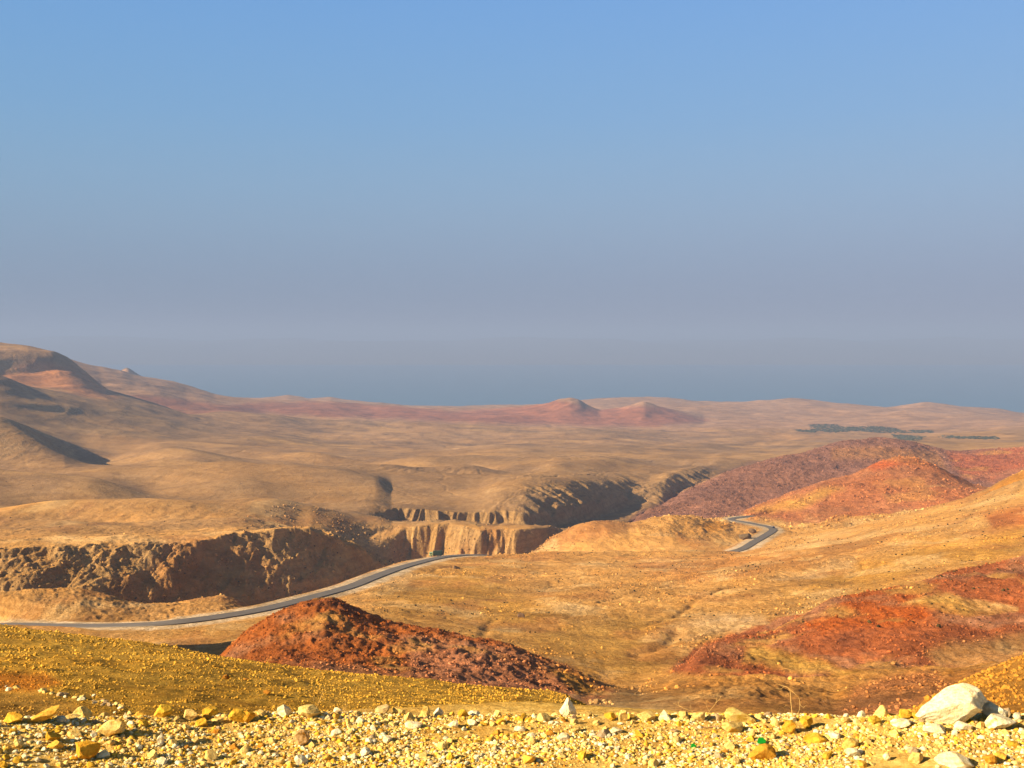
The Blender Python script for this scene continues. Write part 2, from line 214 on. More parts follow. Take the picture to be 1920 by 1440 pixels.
# rows of distance and columns of azimuth
def rows():
    segs = [(.6, 3, .02), (3, 5.6, .0026), (5.6, 100, .0065), (100, 600, .0036), (600, 1350, .0013), (1350, 2300, .002), (2300, 6700, .0034), (6700, 8200, .02)]
    o = [np.exp(np.arange(math.log(a), math.log(b), r)) for a, b, r in segs]; return np.concatenate(o+[[8200.]])
Dr = rows()
amid = np.linspace(-R(27), R(27), 960); aout = R(27)+np.cumsum(np.linspace(.0012, .02, 60))
Ac = np.concatenate([-aout[::-1], amid, aout]); NR, NC = len(Dr), len(Ac)
print('grid', NR, NC)
SA, CA = np.sin(Ac), np.cos(Ac)
KD = np.zeros((len(C), NC)); KZ = np.zeros((len(C), NC))
for i, c in enumerate(C):
    if c[0] == 'z': KD[i] = c[1]; KZ[i] = c[2]; continue
    p = np.array(c, float); a, t = pix(p[:, 0], p[:, 1]); D = np.interp(Ac, a, p[:, 2]); tt = np.interp(Ac, a, t)
    # soften the corners between the given points, keep their heights
    k = 27 if 900 < p[:, 2].mean() < 3300 and 1150 not in p[:, 2] else 7; ker = np.hanning(k+2)[1:-1]; ker /= ker.sum()
    sm = lambda v: np.convolve(np.pad(v, k//2, 'edge'), ker, 'valid')
    KD[i] = sm(D); KZ[i] = KD[i]*sm(tt)
for i in range(1, len(C)): KD[i] = np.maximum(KD[i], KD[i-1]*1.0025)
X = Dr[:, None]*SA[None]; Y = Dr[:, None]*CA[None]
# gullies: walls step forward and back along the canyon (distance warp)
warp = np.zeros((NR, NC)); rr = np.where((Dr > 430) & (Dr < 6600))[0]
xs, ys = X[rr], Y[rr]; Dm = Dr[rr][:, None]
qx = xs+26*fbm(xs/70, ys/90, 3, 7); qx2 = xs+9*fbm(xs/22, ys/40, 3, 8)
g4 = fbm((qx-.75*ys)/48, ys/520, 3, 15, ridged=True)
g0 = fbm((qx-.45*ys)/150, ys/400, 3, 10, ridged=True); g1 = fbm((qx-.35*ys)/56, ys/170, 3, 11, ridged=True); g2 = fbm((qx2-.2*ys)/16, ys/80, 3, 21, ridged=True)
a0 = 34*sstep(590, 680, Dm)*(1-sstep(1900, 2400, Dm))*(1-.75*sstep(900, 1100, Dm)); a1 = 10*sstep(590, 680, Dm)*(1-sstep(1900, 2400, Dm)); a2 = 4*sstep(560, 660, Dm)*(1-sstep(1500, 2300, Dm))
g3 = fbm((xs-.5*ys)/260, ys/1300, 3, 31, ridged=True); a3 = 95*sstep(2300, 2900, Dm)
pxr = 960+F*xs/ys
a4 = 30*sstep(1120, 1250, Dm)*(1-sstep(2000, 2400, Dm))*sstep(925, 990, pxr)
nearside = 1-sstep(900, 1050, pxr)*(1-sstep(1020, 1120, Dm-0*pxr))           # keep the near hills on the right whole
phill = 1-sstep(1180, 1230, pxr)*(1-sstep(0, 120, Dm-np.interp(pxr, [1180, 1250, 1300, 1340, 1400, 1920], [1250, 1420, 1600, 1780, 1900, 2100])))
warp[rr] = ((g0-.2)*a0+g1*a1+g2*a2*(1+1.1*sstep(900, 980, Dm)*sstep(680, 760, pxr))+(g4-.2)*a4)*nearside*np.clip(phill, 0.08, 1)+g3*a3
Z = np.zeros((NR, NC))
for j in range(NC):
    xk, zk = KD[:, j], KZ[:, j]; h = np.diff(xk); d = np.diff(zk)/h
    m = np.zeros_like(zk); w1 = 2*h[1:]+h[:-1]; w2 = h[1:]+2*h[:-1]
    same = d[:-1]*d[1:] > 0
    with np.errstate(divide='ignore', invalid='ignore'): hm = (w1+w2)/(w1/d[:-1]+w2/d[1:])
    m[1:-1] = np.where(same, hm, 0); m[0] = d[0]; m[-1] = d[-1]
    q = np.clip(Dr+warp[:, j], xk[0], xk[-1]); i = np.clip(np.searchsorted(xk, q)-1, 0, len(h)-1)
    s = (q-xk[i])/h[i]; hh = h[i]
    Z[:, j] = (2*s**3-3*s**2+1)*zk[i]+(s**3-2*s**2+s)*hh*m[i]+(-2*s**3+3*s**2)*zk[i+1]+(s**3-s**2)*hh*m[i+1]
PX, PY = proj(X, Y, Z)
# roughness of the land at every scale
def sl(a, b): return slice(np.searchsorted(Dr, a), np.searchsorted(Dr, b))
s = sl(0, 7); Z[s] += .022*fbm(X[s]/.5, Y[s]/.5, 5, 41)+.008*fbm(X[s]/.09, Y[s]/.09, 3, 42)
s = sl(7, 110); w = sstep(7, 14, Dr[s])[:, None]*(1-sstep(90, 110, Dr[s]))[:, None]; Z[s] += w*(.28*fbm(X[s]/7, Y[s]/7, 3, 43)+.12*fbm(X[s]/1.1, Y[s]/1.1, 4, 44))
s = sl(100, 620); D_ = Dr[s][:, None]; w = sstep(100, 140, D_)*(1-sstep(560, 620, D_))
redm = sstep(400, 470, PX[s])*(1-sstep(1080, 1180, PX[s]))*(1-sstep(215, 250, D_))*sstep(140, 170, D_)
redl = sstep(1250, 1330, PX[s])*(1-sstep(300, 360, D_))
rough = .38+.3*sstep(300, 360, D_)*sstep(900, 1100, PX[s])+.9*np.maximum(redm, redl*.8)+.9*(1-sstep(560, 700, PX[s]))*sstep(440, 480, D_)
Z[s] += w*(1.6*fbm(X[s]/42, Y[s]/42, 3, 51)*(1-.5*redm)+rough*(.8*fbm(X[s]/9, Y[s]/14, 5, 52, .6, True)-.42)+rough*.35*fbm(X[s]/1.8, Y[s]/3, 3, 53))
s = sl(560, 1000); D_ = Dr[s][:, None]; w = sstep(560, 620, D_)*(1-sstep(900, 1000, D_)); Z[s] += w*(2.6*fbm(X[s]/75, Y[s]/60, 3, 61)+3.5*sstep(790, 850, D_)*perlin(X[s]/120, Y[s]/70, 64)*(PX[s] < 700)+.7*fbm(X[s]/14, Y[s]/20, 5, 62, .55, True)+1.3*sstep(.25,.5,np.abs(np.gradient(Z,axis=0)[s]/np.gradient(Dr)[s][:,None]))*fbm(X[s]/4.5, Y[s]/9, 4, 63, .6, True))
s = sl(900, 2500); D_ = Dr[s][:, None]; w = sstep(900, 1000, D_)*(1-sstep(2100, 2500, D_)); Z[s] += w*((1-np.clip(1*(np.abs(D_-1200)<300)*sstep(700,760,PX[s]),0,.6))*(1-sstep(860, 960, PX[s])*(1-sstep(1900, 2300, D_)))*(21*perlin(X[s]/330+.3, Y[s]/190, 71)+9*perlin((X[s]+.5*Y[s])/140, Y[s]/120, 78))+1.2*fbm(X[s]/60, Y[s]/60, 2, 74)+(.1+1.0*sstep(.2,.5,np.abs(np.gradient(Z,axis=0)[s]/np.gradient(Dr)[s][:,None])))*fbm(X[s]/28, Y[s]/50, 5, 72, .55, True)-.6)
s = sl(2100, 8300); D_ = Dr[s][:, None]; w = sstep(2100, 2500, D_)*(1-sstep(6700, 7200, D_)); Z[s] += w*(16*fbm(X[s]/420, Y[s]/520, 3, 81)+2.5*fbm(X[s]/120, Y[s]/260, 4, 82, .5, True)-1.5)
# ribs and gullies running down the steep canyon sides, across their own slope
def slope_of(s):
    zr = np.gradient(Z[s], axis=0)/np.gradient(Dr[s])[:, None]; zl = np.gradient(Z[s], axis=1)/(Dr[s][:, None]*np.gradient(Ac)[None]); return np.hypot(zr, zl)
s = sl(1080, 2200); D_ = Dr[s][:, None]; sm = sstep(.16, .42, slope_of(s))*sstep(900, 960, PX[s])*(1-sstep(1330, 1400, PX[s]))*sstep(1080, 1180, D_)
for _ in range(2): sm = (sm+np.roll(sm, 8, 0)+np.roll(sm, -8, 0)+np.roll(sm, 5, 1)+np.roll(sm, -5, 1))/5
q = Y[s]+.55*X[s]+14*fbm(X[s]/60, Y[s]/60, 3, 181)
Z[s] += sm*(8*(fbm(q/62, X[s]/330, 2, 182, ridged=True)-.6)+4*fbm(q/21, X[s]/130, 3, 183, ridged=True)-1)
s = sl(640, 1000); D_ = Dr[s][:, None]; sm = sstep(.2, .5, slope_of(s))*(1-sstep(720, 780, PX[s]))*sstep(640, 670, D_)*(1-sstep(860, 980, D_))
for _ in range(2): sm = (sm+np.roll(sm, 6, 0)+np.roll(sm, -6, 0)+np.roll(sm, 5, 1)+np.roll(sm, -5, 1))/5
q = .8*Y[s]+.6*X[s]+6*fbm(X[s]/25, Y[s]/25, 3, 185)
Z[s] += sm*(3.2*(fbm(q/26, (X[s]-Y[s])/120, 2, 186, ridged=True)-.25)+1.5*fbm(q/9, (X[s]-Y[s])/40, 3, 187, ridged=True)-.4+.8*fbm(X[s]/5, Y[s]/5, 3, 188))
# fine branching washes
for a, b, wl, dep, wd in ((300, 760, 60, .55, .035), (640, 1400, 150, .9, .03), (1200, 2500, 240, 1.3, .028), (2400, 4600, 500, 2.5, .03)):
    s = sl(a, b); D_ = Dr[s][:, None]; w = sstep(a, a*1.12, D_)*(1-sstep(b*.88, b, D_))*sstep(-.1, .25, fbm(X[s]/wl*.7, Y[s]/wl*.5, 2, 170)); wx = X[s]+.10*wl*fbm(X[s]/wl*3, Y[s]/wl*3, 3, 172)
    n = perlin((wx-.6*Y[s])/wl, (Y[s]*.35+.2*wx)/wl, 171); Z[s] -= w*dep*np.exp(-(n/wd)**2)
    n = perlin((wx+.3*Y[s])/wl*2.1+5, (Y[s]*.4-.1*wx)/wl*2, 173); Z[s] -= w*dep*.4*np.exp(-(n/wd)**2)
# ---------------------------------------------------------------- the road
def catmull(P, n=14):
    P = np.array(P); P = np.vstack([2*P[0]-P[1], P, 2*P[-1]-P[-2]]); o = []
    for i in range(1, len(P)-2):
        for t in np.linspace(0, 1, n, endpoint=False):
            a, b, c, d = P[i-1:i+3]; o.append(.5*((2*b)+(c-a)*t+(2*a-5*b+4*c-d)*t*t+(3*b-a-3*c+d)*t**3))
    o.append(P[-2]); return np.array(o)
road_px = [(-420,1190,600),(-160,1180,540),(0,1171,500),(100,1172,462),(200,1172,425),(300,1168,397),(400,1157,400),(500,1140,415),(600,1115,449),(660,1098,480),(700,1082,505),(760,1061,560),(820,1046,628),(860,1041,668),(905,1040,705),(960,1044,735),(1080,1052,760),(1220,1050,765),(1330,1040,770),(1385,1031,782),(1415,1015,820),(1436,1003,858),(1449,994,888),(1442,988,915),(1418,983,940),(1395,978.5,965),(1376,975.5,985),(1372,972.5,1003),(1392,969,1022),(1420,968,1045),(1460,972,1075)]
RP = catmull([at(*p) for p in road_px], 16)
def near_line(xy, P, R_):
    """distance and height of the nearest point of polyline P, for points within R_"""
    d = np.full(len(xy), 1e9); z = np.zeros(len(xy))
    for i in range(len(P)-1):
        a, b = P[i, :2], P[i+1, :2]; ab = b-a; sel = np.where(np.abs(xy-(a+b)/2).max(1) < R_+np.abs(ab).max())[0]
        if not len(sel): continue
        t = np.clip(((xy[sel]-a)@ab)/(ab@ab), 0, 1); dd = np.hypot(*(xy[sel]-a-t[:, None]*ab).T); u = dd < d[sel]
        d[sel[u]] = dd[u]; z[sel[u]] = P[i, 2]+t[u]*(P[i+1, 2]-P[i, 2])
    return d, z
s = sl(380, 1100); sh = X[s].shape
cand = np.where((PX[s].ravel() > -700) & (PX[s].ravel() < 1600))[0]
xy = np.stack([X[s].ravel()[cand], Y[s].ravel()[cand]], 1)
RPs = RP[::4]
rd, rz = near_line(xy, RPs, 26)
zz = Z[s].ravel(); k = 1-sstep(7.5, 20, rd); ins = k > 0
rad = np.full(zz.shape, 1e9); rad[cand] = rd
zz[cand[ins]] = zz[cand[ins]]*(1-k[ins])+(rz[ins]-.35)*k[ins]; Z[s] = zz.reshape(sh)
ROADD = np.full((NR, NC), 1e9); ROADD[s] = rad.reshape(sh)
s = sl(840, 2400); D_ = Dr[s][:, None]; HR = (1-np.clip(phill, 0, 1))[np.searchsorted(rr, np.arange(s.start, s.stop))]
HR = np.maximum(HR, sstep(1380, 1480, PX[s])*(1-sstep(1150, 1300, D_))*sstep(880, 960, D_)); sc = D_/1000
Z[s] += sstep(8, 22, ROADD[s])*HR*(3.0*sc*(fbm(X[s]/30, Y[s]/44, 5, 76, .62, True)-.35)+3.6*fbm(X[s]/75, Y[s]/90, 3, 77))
HRF = np.zeros((NR, NC)); HRF[s] = HR
PX, PY = proj(X, Y, Z)
def hit(px, py, dmin, dmax):
    "first ground point seen at a photo pixel between two distances"
    a, t = pix(px, py); j = int(np.clip(np.searchsorted(Ac, a), 1, NC-1)); i0, i1 = np.searchsorted(Dr, dmin), np.searchsorted(Dr, dmax)
    tt = Z[i0:i1, j]/Dr[i0:i1]; k = np.argmax(tt >= t)
    if tt[k] < t: return None
    if k == 0 and tt[0] > t+.01: return None
    D = Dr[i0+k]; return np.array([D*math.sin(a), D*math.cos(a), D*float(tt[k])])
# small erosion channels cut into the tan hill
for ch, dep, wd in (([(1270,1156),(1300,1130),(1325,1115),(1370,1100),(1430,1088),(1500,1078)], 1.3, 1.6), ([(1230,1112),(1290,1100),(1330,1086),(1370,1078)], 1.0, 1.4), ([(1190,1176),(1230,1166),(1262,1158),(1300,1150)], 1.6, 2.0),
                    ([(870,1196),(920,1172),(960,1156),(1040,1154),(1100,1150),(1180,1148)], .8, 1.6), ([(1200,1228),(1240,1212),(1262,1196),(1270,1178)], 1.8, 2.6), ([(1120,1130),(1180,1112),(1250,1100),(1300,1084)], .7, 1.2)):
    Pp = [hit(x, y, 200, 740) for x, y in ch]; Pp = catmull([p for p in Pp if p is not None], 5)
    Pp[:, :2] += 1.2*np.stack([fbm(Pp[:, 0]/9, Pp[:, 1]/9, 2, 5), fbm(Pp[:, 0]/9, Pp[:, 1]/9, 2, 6)], 1)
    i0, i1 = np.searchsorted(Dr, [np.hypot(*Pp[:, :2].T).min()-8, np.hypot(*Pp[:, :2].T).max()+8]); sh = X[i0:i1].shape
    cd, _ = near_line(np.stack([X[i0:i1].ravel(), Y[i0:i1].ravel()], 1), Pp, 6); Z[i0:i1] -= dep*np.exp(-(cd/wd)**2).reshape(sh)*(.7+.5*fbm(X[i0:i1]/12, Y[i0:i1]/12, 2, 8))
PX, PY = proj(X, Y, Z)
def ground(x, y):
    x = np.asarray(x, float); y = np.asarray(y, float); D = np.hypot(x, y); a = np.arctan2(x, y)
    i = np.clip(np.searchsorted(Dr, D)-1, 0, NR-2); j = np.clip(np.searchsorted(Ac, a)-1, 0, NC-2)
    u = np.clip((D-Dr[i])/(Dr[i+1]-Dr[i]), 0, 1); v = np.clip((a-Ac[j])/(Ac[j+1]-Ac[j]), 0, 1)
    return (Z[i, j]*(1-u)+Z[i+1, j]*u)*(1-v)+(Z[i, j+1]*(1-u)+Z[i+1, j+1]*u)*v
# ---------------------------------------------------------------- colour of the soil and rock
CC = np.zeros((NR, NC, 3))
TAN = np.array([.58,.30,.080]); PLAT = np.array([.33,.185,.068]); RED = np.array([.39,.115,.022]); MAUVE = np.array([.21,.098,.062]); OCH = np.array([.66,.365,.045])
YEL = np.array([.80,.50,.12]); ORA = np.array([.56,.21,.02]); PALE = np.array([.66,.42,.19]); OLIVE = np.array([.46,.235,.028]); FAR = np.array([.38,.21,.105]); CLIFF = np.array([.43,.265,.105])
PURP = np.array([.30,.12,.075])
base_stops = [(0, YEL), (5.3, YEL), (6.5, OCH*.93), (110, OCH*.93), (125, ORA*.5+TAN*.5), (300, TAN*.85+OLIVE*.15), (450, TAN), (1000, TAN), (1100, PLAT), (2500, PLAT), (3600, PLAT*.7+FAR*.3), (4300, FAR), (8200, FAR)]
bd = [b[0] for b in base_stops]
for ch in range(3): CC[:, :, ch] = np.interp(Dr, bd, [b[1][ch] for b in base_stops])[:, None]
def blend(sel_rows, poly, col, feather=14, warpamt=14, wl=60, amt=1.0):
    """patch of other rock: outline given where it shows, edge broken by noise that is fixed to the land"""
    s = sl(*sel_rows); x = PX[s]; y = PY[s]; P = np.array(poly, float)
    m0 = (x > P[:, 0].min()-60) & (x < P[:, 0].max()+60) & (y > P[:, 1].min()-60) & (y < P[:, 1].max()+60)
    idx = np.where(m0)
    if not len(idx[0]): return
    xx = x[idx]; yy = y[idx]; wx = X[s][idx]; wy = Y[s][idx]; D_ = Dr[s][idx[0]]
    sc = D_/F*wl; xx = xx+warpamt*fbm(wx/sc, wy/sc/3, 4, 91); yy = yy+.6*warpamt*fbm(wx/sc+50, wy/sc/3, 4, 92)
    d = np.full(len(xx), 1e9); inside = np.zeros(len(xx), bool)
    for i in range(len(P)):
        ax, ay = P[i]; bx, by = P[(i+1) % len(P)]; ex, ey = bx-ax, by-ay
        t = np.clip(((xx-ax)*ex+(yy-ay)*ey)/(ex*ex+ey*ey+1e-9), 0, 1); d = np.minimum(d, np.hypot(xx-ax-t*ex, yy-ay-t*ey))
        c = (ay > yy) != (by > yy); xi = ax+(yy-ay)*ex/(ey if ey else 1e-9); inside ^= c & (xx < xi)
    w = sstep(-feather, feather, np.where(inside, d, -d))*amt
    c = CC[s]; c[idx] = c[idx]*(1-w[:, None])+np.asarray(col)*w[:, None]; CC[s] = c
# cliffs: bare golden rock on steep faces
dzr = np.hypot(np.gradient(Z, axis=0)/np.gradient(Dr)[:, None], np.gradient(Z, axis=1)/(Dr[:, None]*np.gradient(Ac)[None])); st = sstep(.24, .62, np.abs(dzr))
s = sl(560, 2400); CC[s] = CC[s]*(1-st[s][..., None]*.7)+CLIFF*st[s][..., None]*.7
BL = blend
RG = np.ones((NR, NC)); RG *= np.interp(Dr, [0,500,620,900,2300,3000], [1,1,.55,.3,.22,.4])[:, None]; RG = np.clip(RG+HRF*.7+.75*st*(Dr > 540)[:, None], 0, 1)
# near slope
BL((7, 110), [(-50,1255),(60,1262),(120,1285),(60,1300),(-50,1290)], ORA, 10, 20)
BL((7, 110), [(40,1296),(160,1325),(150,1360),(-20,1360),(-20,1300)], [0.500,0.264,0.042], 12, 10)
BL((20, 120), [(1740,1300),(1820,1262),(1930,1215),(1930,1350),(1700,1350)], [.47,.215,.03], 10, 14)
# valley folds at lower right
BL((100, 200), [(1180,1345),(1200,1320),(1280,1300),(1400,1278),(1480,1286),(1560,1300),(1600,1345)], [0.500,0.238,0.054], 12, 16)
BL((100, 240), [(1560,1345),(1600,1290),(1680,1262),(1760,1262),(1800,1290),(1700,1345)], [0.460,0.185,0.060], 14, 20)
BL((100, 240), [(1100,1300),(1200,1290),(1260,1310),(1180,1345),(1100,1345)], [0.400,0.220,0.072], 14, 20)
# red mound and its mauve tail
BL((106, 250), [(380,1250),(440,1195),(500,1150),(600,1110),(650,1115),(740,1160),(860,1180),(960,1205),(1060,1245),(1150,1298),(1080,1330),(1000,1365),(380,1365)], RED, 5, 6)
BL((106, 250), [(760,1215),(860,1210),(960,1215),(1060,1250),(1150,1300),(1050,1330),(900,1300),(760,1270)], [.44,.18,.08], 16, 26, amt=.85)
BL((106, 250), [(1030,1255),(1080,1262),(1140,1300),(1080,1300)], [0.520,0.255,0.030], 8, 16, amt=.8)
BL((106, 250), [(680,1262),(800,1275),(880,1285),(760,1290),(640,1275)], [0.500,0.238,0.042], 8, 20, amt=.6)
# right red slopes
BL((190, 345), [(1255,1260),(1300,1215),(1400,1180),(1510,1140),(1600,1112),(1720,1085),(1800,1060),(1930,1035),(1930,1270),(1740,1275),(1600,1285),(1400,1272)], [0.370,0.110,0.033], 8, 14)
BL((190, 345), [(1500,1160),(1580,1120),(1680,1105),(1780,1150),(1760,1170),(1640,1175),(1540,1190)], [0.470,0.114,0.018], 12, 20)
BL((190, 345), [(1410,1210),(1500,1225),(1560,1250),(1590,1268),(1480,1255),(1400,1240)], [0.580,0.326,0.072], 12, 26)
BL((190, 345), [(1700,1130),(1780,1115),(1860,1130),(1910,1145),(1780,1150),(1740,1140)], [0.600,0.334,0.078], 9, 20)
BL((190, 345), [(1800,1200),(1930,1190),(1930,1250),(1760,1255),(1740,1225)], [0.500,0.264,0.084], 14, 20, amt=.8)
BL((190, 345), [(1540,1275),(1600,1255),(1720,1252),(1760,1265),(1650,1282)], [0.440,0.238,0.036], 10, 20, amt=.8)
# tan hill: olive, pale and pinkish patches
BL((240, 600), [(700,1100),(780,1075),(900,1060),(960,1110),(1040,1150),(1000,1180),(850,1150),(740,1160)], OLIVE, 30, 40, amt=.55)
BL((190, 420), [(1000,1180),(1180,1150),(1280,1170),(1260,1230),(1180,1280),(1080,1250),(960,1200)], [0.440,0.229,0.042], 24, 40, amt=.8)
BL((240, 420), [(1230,1180),(1300,1160),(1420,1155),(1440,1168),(1360,1190),(1290,1200)], PALE, 10, 26, amt=.8)
BL((450, 800), [(1200,1060),(1330,1040),(1560,1030),(1700,1000),(1600,1040),(1450,1070),(1300,1090),(1220,1080)], [0.460,0.194,0.048], 18, 30, amt=.7)
BL((350, 900), [(1480,1110),(1600,1060),(1760,1020),(1930,980),(1930,1035),(1780,1060),(1620,1100)], [0.550,0.273,0.042], 18, 40, amt=.8)
BL((450, 900), [(1440,1085),(1600,1050),(1600,1070),(1480,1105)], PALE, 12, 26, amt=.6)
BL((450, 900), [(1840,960),(1930,950),(1930,990),(1860,990)], [0.420,0.123,0.030], 10, 20, amt=.8)
BL((450, 900), [(700,1090),(760,1072),(770,1095),(720,1110),(660,1130),(650,1110)], PALE, 14, 20, amt=.5)
BL((700, 980), [(990,1040),(1060,985),(1140,970),(1200,985),(1160,1000),(1060,1020)], [0.400,0.176,0.054], 12, 20, amt=.7)
BL((800, 980), [(1310,985),(1350,975),(1370,990),(1330,1000)], [0.550,0.238,0.030], 6, 10, amt=.8)
BL((860, 1090), [(1390,965),(1500,962),(1510,985),(1430,985),(1395,975)], [0.720,0.440,0.144], 6, 10)
# red hill on the right, mauve hills behind it
BL((940, 1330), [(1405,975),(1390,955),(1500,900),(1640,850),(1700,845),(1800,885),(1880,930),(1760,960),(1600,985),(1520,995),(1460,975)], [.43,.155,.055], 9, 20)
BL((940, 1330), [(1410,960),(1540,915),(1580,920),(1500,950),(1440,962)], [0.560,0.290,0.054], 10, 20, amt=.8)
BL((940, 1330), [(1620,875),(1700,850),(1760,875),(1700,870),(1640,885)], [0.500,0.106,0.018], 6, 10)
BL((780, 960), [(1830,930),(1870,900),(1930,870),(1930,960),(1860,955)], [0.540,0.229,0.030], 10, 16)
BL((1080, 2150), [(1150,1010),(1190,965),(1300,910),(1400,870),(1430,865),(1400,955),(1380,980)], MAUVE*1.15, 5, 8)
BL((1215, 2150), [(1350,890),(1430,855),(1560,820),(1660,810),(1780,830),(1950,820),(1950,960),(1350,980)], MAUVE*1.15, 5, 8)
BL((1080, 2150), [(1780,850),(1930,835),(1930,880),(1860,900),(1800,890)], [0.360,0.110,0.045], 8, 16)
BL((1080, 2150), [(1560,845),(1660,835),(1760,850),(1780,880),(1650,860),(1560,865)], [0.380,0.176,0.060], 8, 16, amt=.7)
# left bank stays the same earth, only darker and greyer
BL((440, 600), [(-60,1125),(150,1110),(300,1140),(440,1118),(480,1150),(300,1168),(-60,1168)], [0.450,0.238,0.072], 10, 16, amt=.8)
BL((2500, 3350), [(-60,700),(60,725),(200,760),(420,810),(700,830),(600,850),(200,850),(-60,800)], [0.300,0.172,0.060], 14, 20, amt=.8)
# left mountain and the red band in front of the far ridge
BL((3000, 3900), [(-60,690),(0,700),(60,680),(140,690),(240,740),(200,760),(60,735),(-60,720)], [0.500,0.194,0.060], 10, 20, amt=.8)
BL((3600, 5200), [(160,745),(300,742),(420,758),(620,752),(860,770),(960,762),(1040,750),(1120,765),(1240,760),(1330,790),(1200,800),(900,792),(600,780),(420,770),(380,795),(250,770)], [0.330,0.114,0.054], 6, 12, amt=.85)
BL((4000, 5200), [(380,765),(460,760),(500,772),(400,775)], [0.240,0.088,0.045], 6, 12, amt=.9)
BL((6000, 6700), [(200,708),(238,680),(270,708)], [0.200,0.132,0.078], 4, 4)
lumR = CC[..., 0]/CC[..., 1]; isR = sstep(2.3, 2.9, lumR)
for a, b, wl in ((120, 420, 22), (420, 2200, 80)):
    s = sl(a, b); isR[s] *= (1 if a < 400 else .55); n = isR[s]*sstep(.02, .3, fbm(X[s]/wl, Y[s]/wl/1.5, 5, 151))[...]*.75; CC[s] = CC[s]*(1-n[..., None])+np.array([.40,.185,.085])*n[..., None]
    n = isR[s]*sstep(.12, .34, fbm(X[s]/wl+30, Y[s]/wl/1.5, 5, 153))*.8; CC[s] = CC[s]*(1-n[..., None])+np.array([.56,.29,.07])*n[..., None]
    n = isR[s]*sstep(.15, .35, fbm(X[s]/wl*2+60, Y[s]/wl, 5, 155))*.45; CC[s] = CC[s]*(1-n[..., None])+np.array([.19,.06,.025])*n[..., None]
for a, b, wl in ((120, 620, 30), (560, 1050, 60)):
    s = sl(a, b); iT = 1-isR[s]; n = iT*sstep(.1, .35, fbm(X[s]/wl, Y[s]/wl*.6, 5, 157))*.6; CC[s] = CC[s]*(1-n[..., None])+np.array([.70,.44,.17])*n[..., None]
    n = iT*sstep(.1, .35, fbm(X[s]/wl+11, Y[s]/wl*.6, 5, 159))*.6; CC[s] = CC[s]*(1-n[..., None])+np.array([.44,.19,.05])*n[..., None]
# broad natural variation fixed to the land
for (a, b, wl, amt) in ((6.5, 120, 9, .22), (110, 620, 34, .2), (560, 1300, 90, .16), (1200, 2600, 240, .14), (2500, 8000, 600, .14)):
    s = sl(a, b); n = 1+amt*fbm(X[s]/wl, Y[s]/wl/1.6, 4, 131)*1.6; CC[s] *= n[..., None]
    n = fbm(X[s]/wl/.6+9, Y[s]/wl, 3, 133)*.14; CC[s, :, 2] *= 1-n*1.2; CC[s, :, 0] *= 1+n*.4
s = sl(650, 4200); D_ = Dr[s][:, None]; w = sstep(700, 900, D_)*(1-sstep(3600, 4200, D_))*(1-np.clip(HRF[s], 0, 1))
n = sstep(-.05, .25, fbm(X[s]/420, Y[s]/300, 4, 141))*.55; n = n*w*sstep(.05, .4, 1-st[s]); CC[s] = CC[s]*(1-n[..., None])+np.array([.235,.14,.066])*n[..., None]
n = sstep(.12, .32, fbm(X[s]/300+7, Y[s]/160, 4, 143))*.5*w; CC[s] = CC[s]*(1-n[..., None])+np.array([.44,.25,.085])*n[..., None]
# pale shoulders of the road
k = (1-sstep(6.5, 11, ROADD+2.5*fbm(X/6, Y/6, 2, 95)))[..., None]*.8; CC = CC*(1-k)+np.array([.60,.47,.30])*k
CC = np.clip(CC, .01, .8)
# ---------------------------------------------------------------- terrain objects
def sheet(name, a, b, mat):
    i0 = max(0, np.searchsorted(Dr, a)); i1 = min(NR, np.searchsorted(Dr, b)+1); n = i1-i0
    V = np.stack([X[i0:i1], Y[i0:i1], Z[i0:i1]], -1).reshape(-1, 3)
    r, c = np.meshgrid(np.arange(n-1), np.arange(NC-1), indexing='ij'); v = (r*NC+c).ravel()
    o = link(name, mesh_np(name, V, np.stack([v, v+1, v+NC+1, v+NC], 1), CC[i0:i1].reshape(-1, 3), alpha=RG[i0:i1].ravel()), mat); tag(o, kind='structure'); return o
M_near = earth_mat('stony_dirt', [2.5, 22], [.28, .4], [14, 70], [.035, .01], .6)
M_slope = earth_mat('gravel_slope', [.35, 2.6], [.22, .35], [1.2, 7], [.45, .12], .5)
M_hill = earth_mat('hill_earth', [.05, .45], [.2, .34], [.16, .9], [2.6, .7], .45, strata=.35)
M_canyon = earth_mat('canyon_earth', [.015, .12], [.14, .2], [.05, .25], [7, 2.6], .35, strata=.3, samt=.12)
M_far = earth_mat('far_earth', [.004, .03], [.14, .2], [.012, .06], [14, 4], .3, strata=.03)
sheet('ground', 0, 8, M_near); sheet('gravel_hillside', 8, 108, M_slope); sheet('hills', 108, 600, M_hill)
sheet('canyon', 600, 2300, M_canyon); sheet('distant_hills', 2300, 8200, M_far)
#@@ROAD
# asphalt strip, edge lines and centre line
def strip(name, P, o0, o1, dz, mat, kind='structure', parent=None):
    T = np.gradient(P[:, :2], axis=0); T /= np.linalg.norm(T, axis=1)[:, None]; Nn = np.stack([-T[:, 1], T[:, 0]], 1)
    L_ = np.concatenate([P[:, :2]+Nn*o0, P[:, 2:]+dz], 1); R_ = np.concatenate([P[:, :2]+Nn*o1, P[:, 2:]+dz], 1)
    n = len(P); V = np.vstack([L_, R_, L_-[0, 0, .3], R_-[0, 0, .3]]); i = np.arange(n-1)
    Fq = np.vstack([np.stack([i, i+1, i+1+n, i+n], 1), np.stack([i+2*n, i, i+1, i+1+2*n][::-1], 1), np.stack([i+n, i+3*n, i+1+3*n, i+1+n], 1)])
    o = link(name, mesh_np(name, V, Fq, smooth=False), mat, parent)
    if kind: tag(o, kind=kind)
    return o
M_asph = plain('asphalt', (.125,.108,.092), .92, 0, .35, .25)
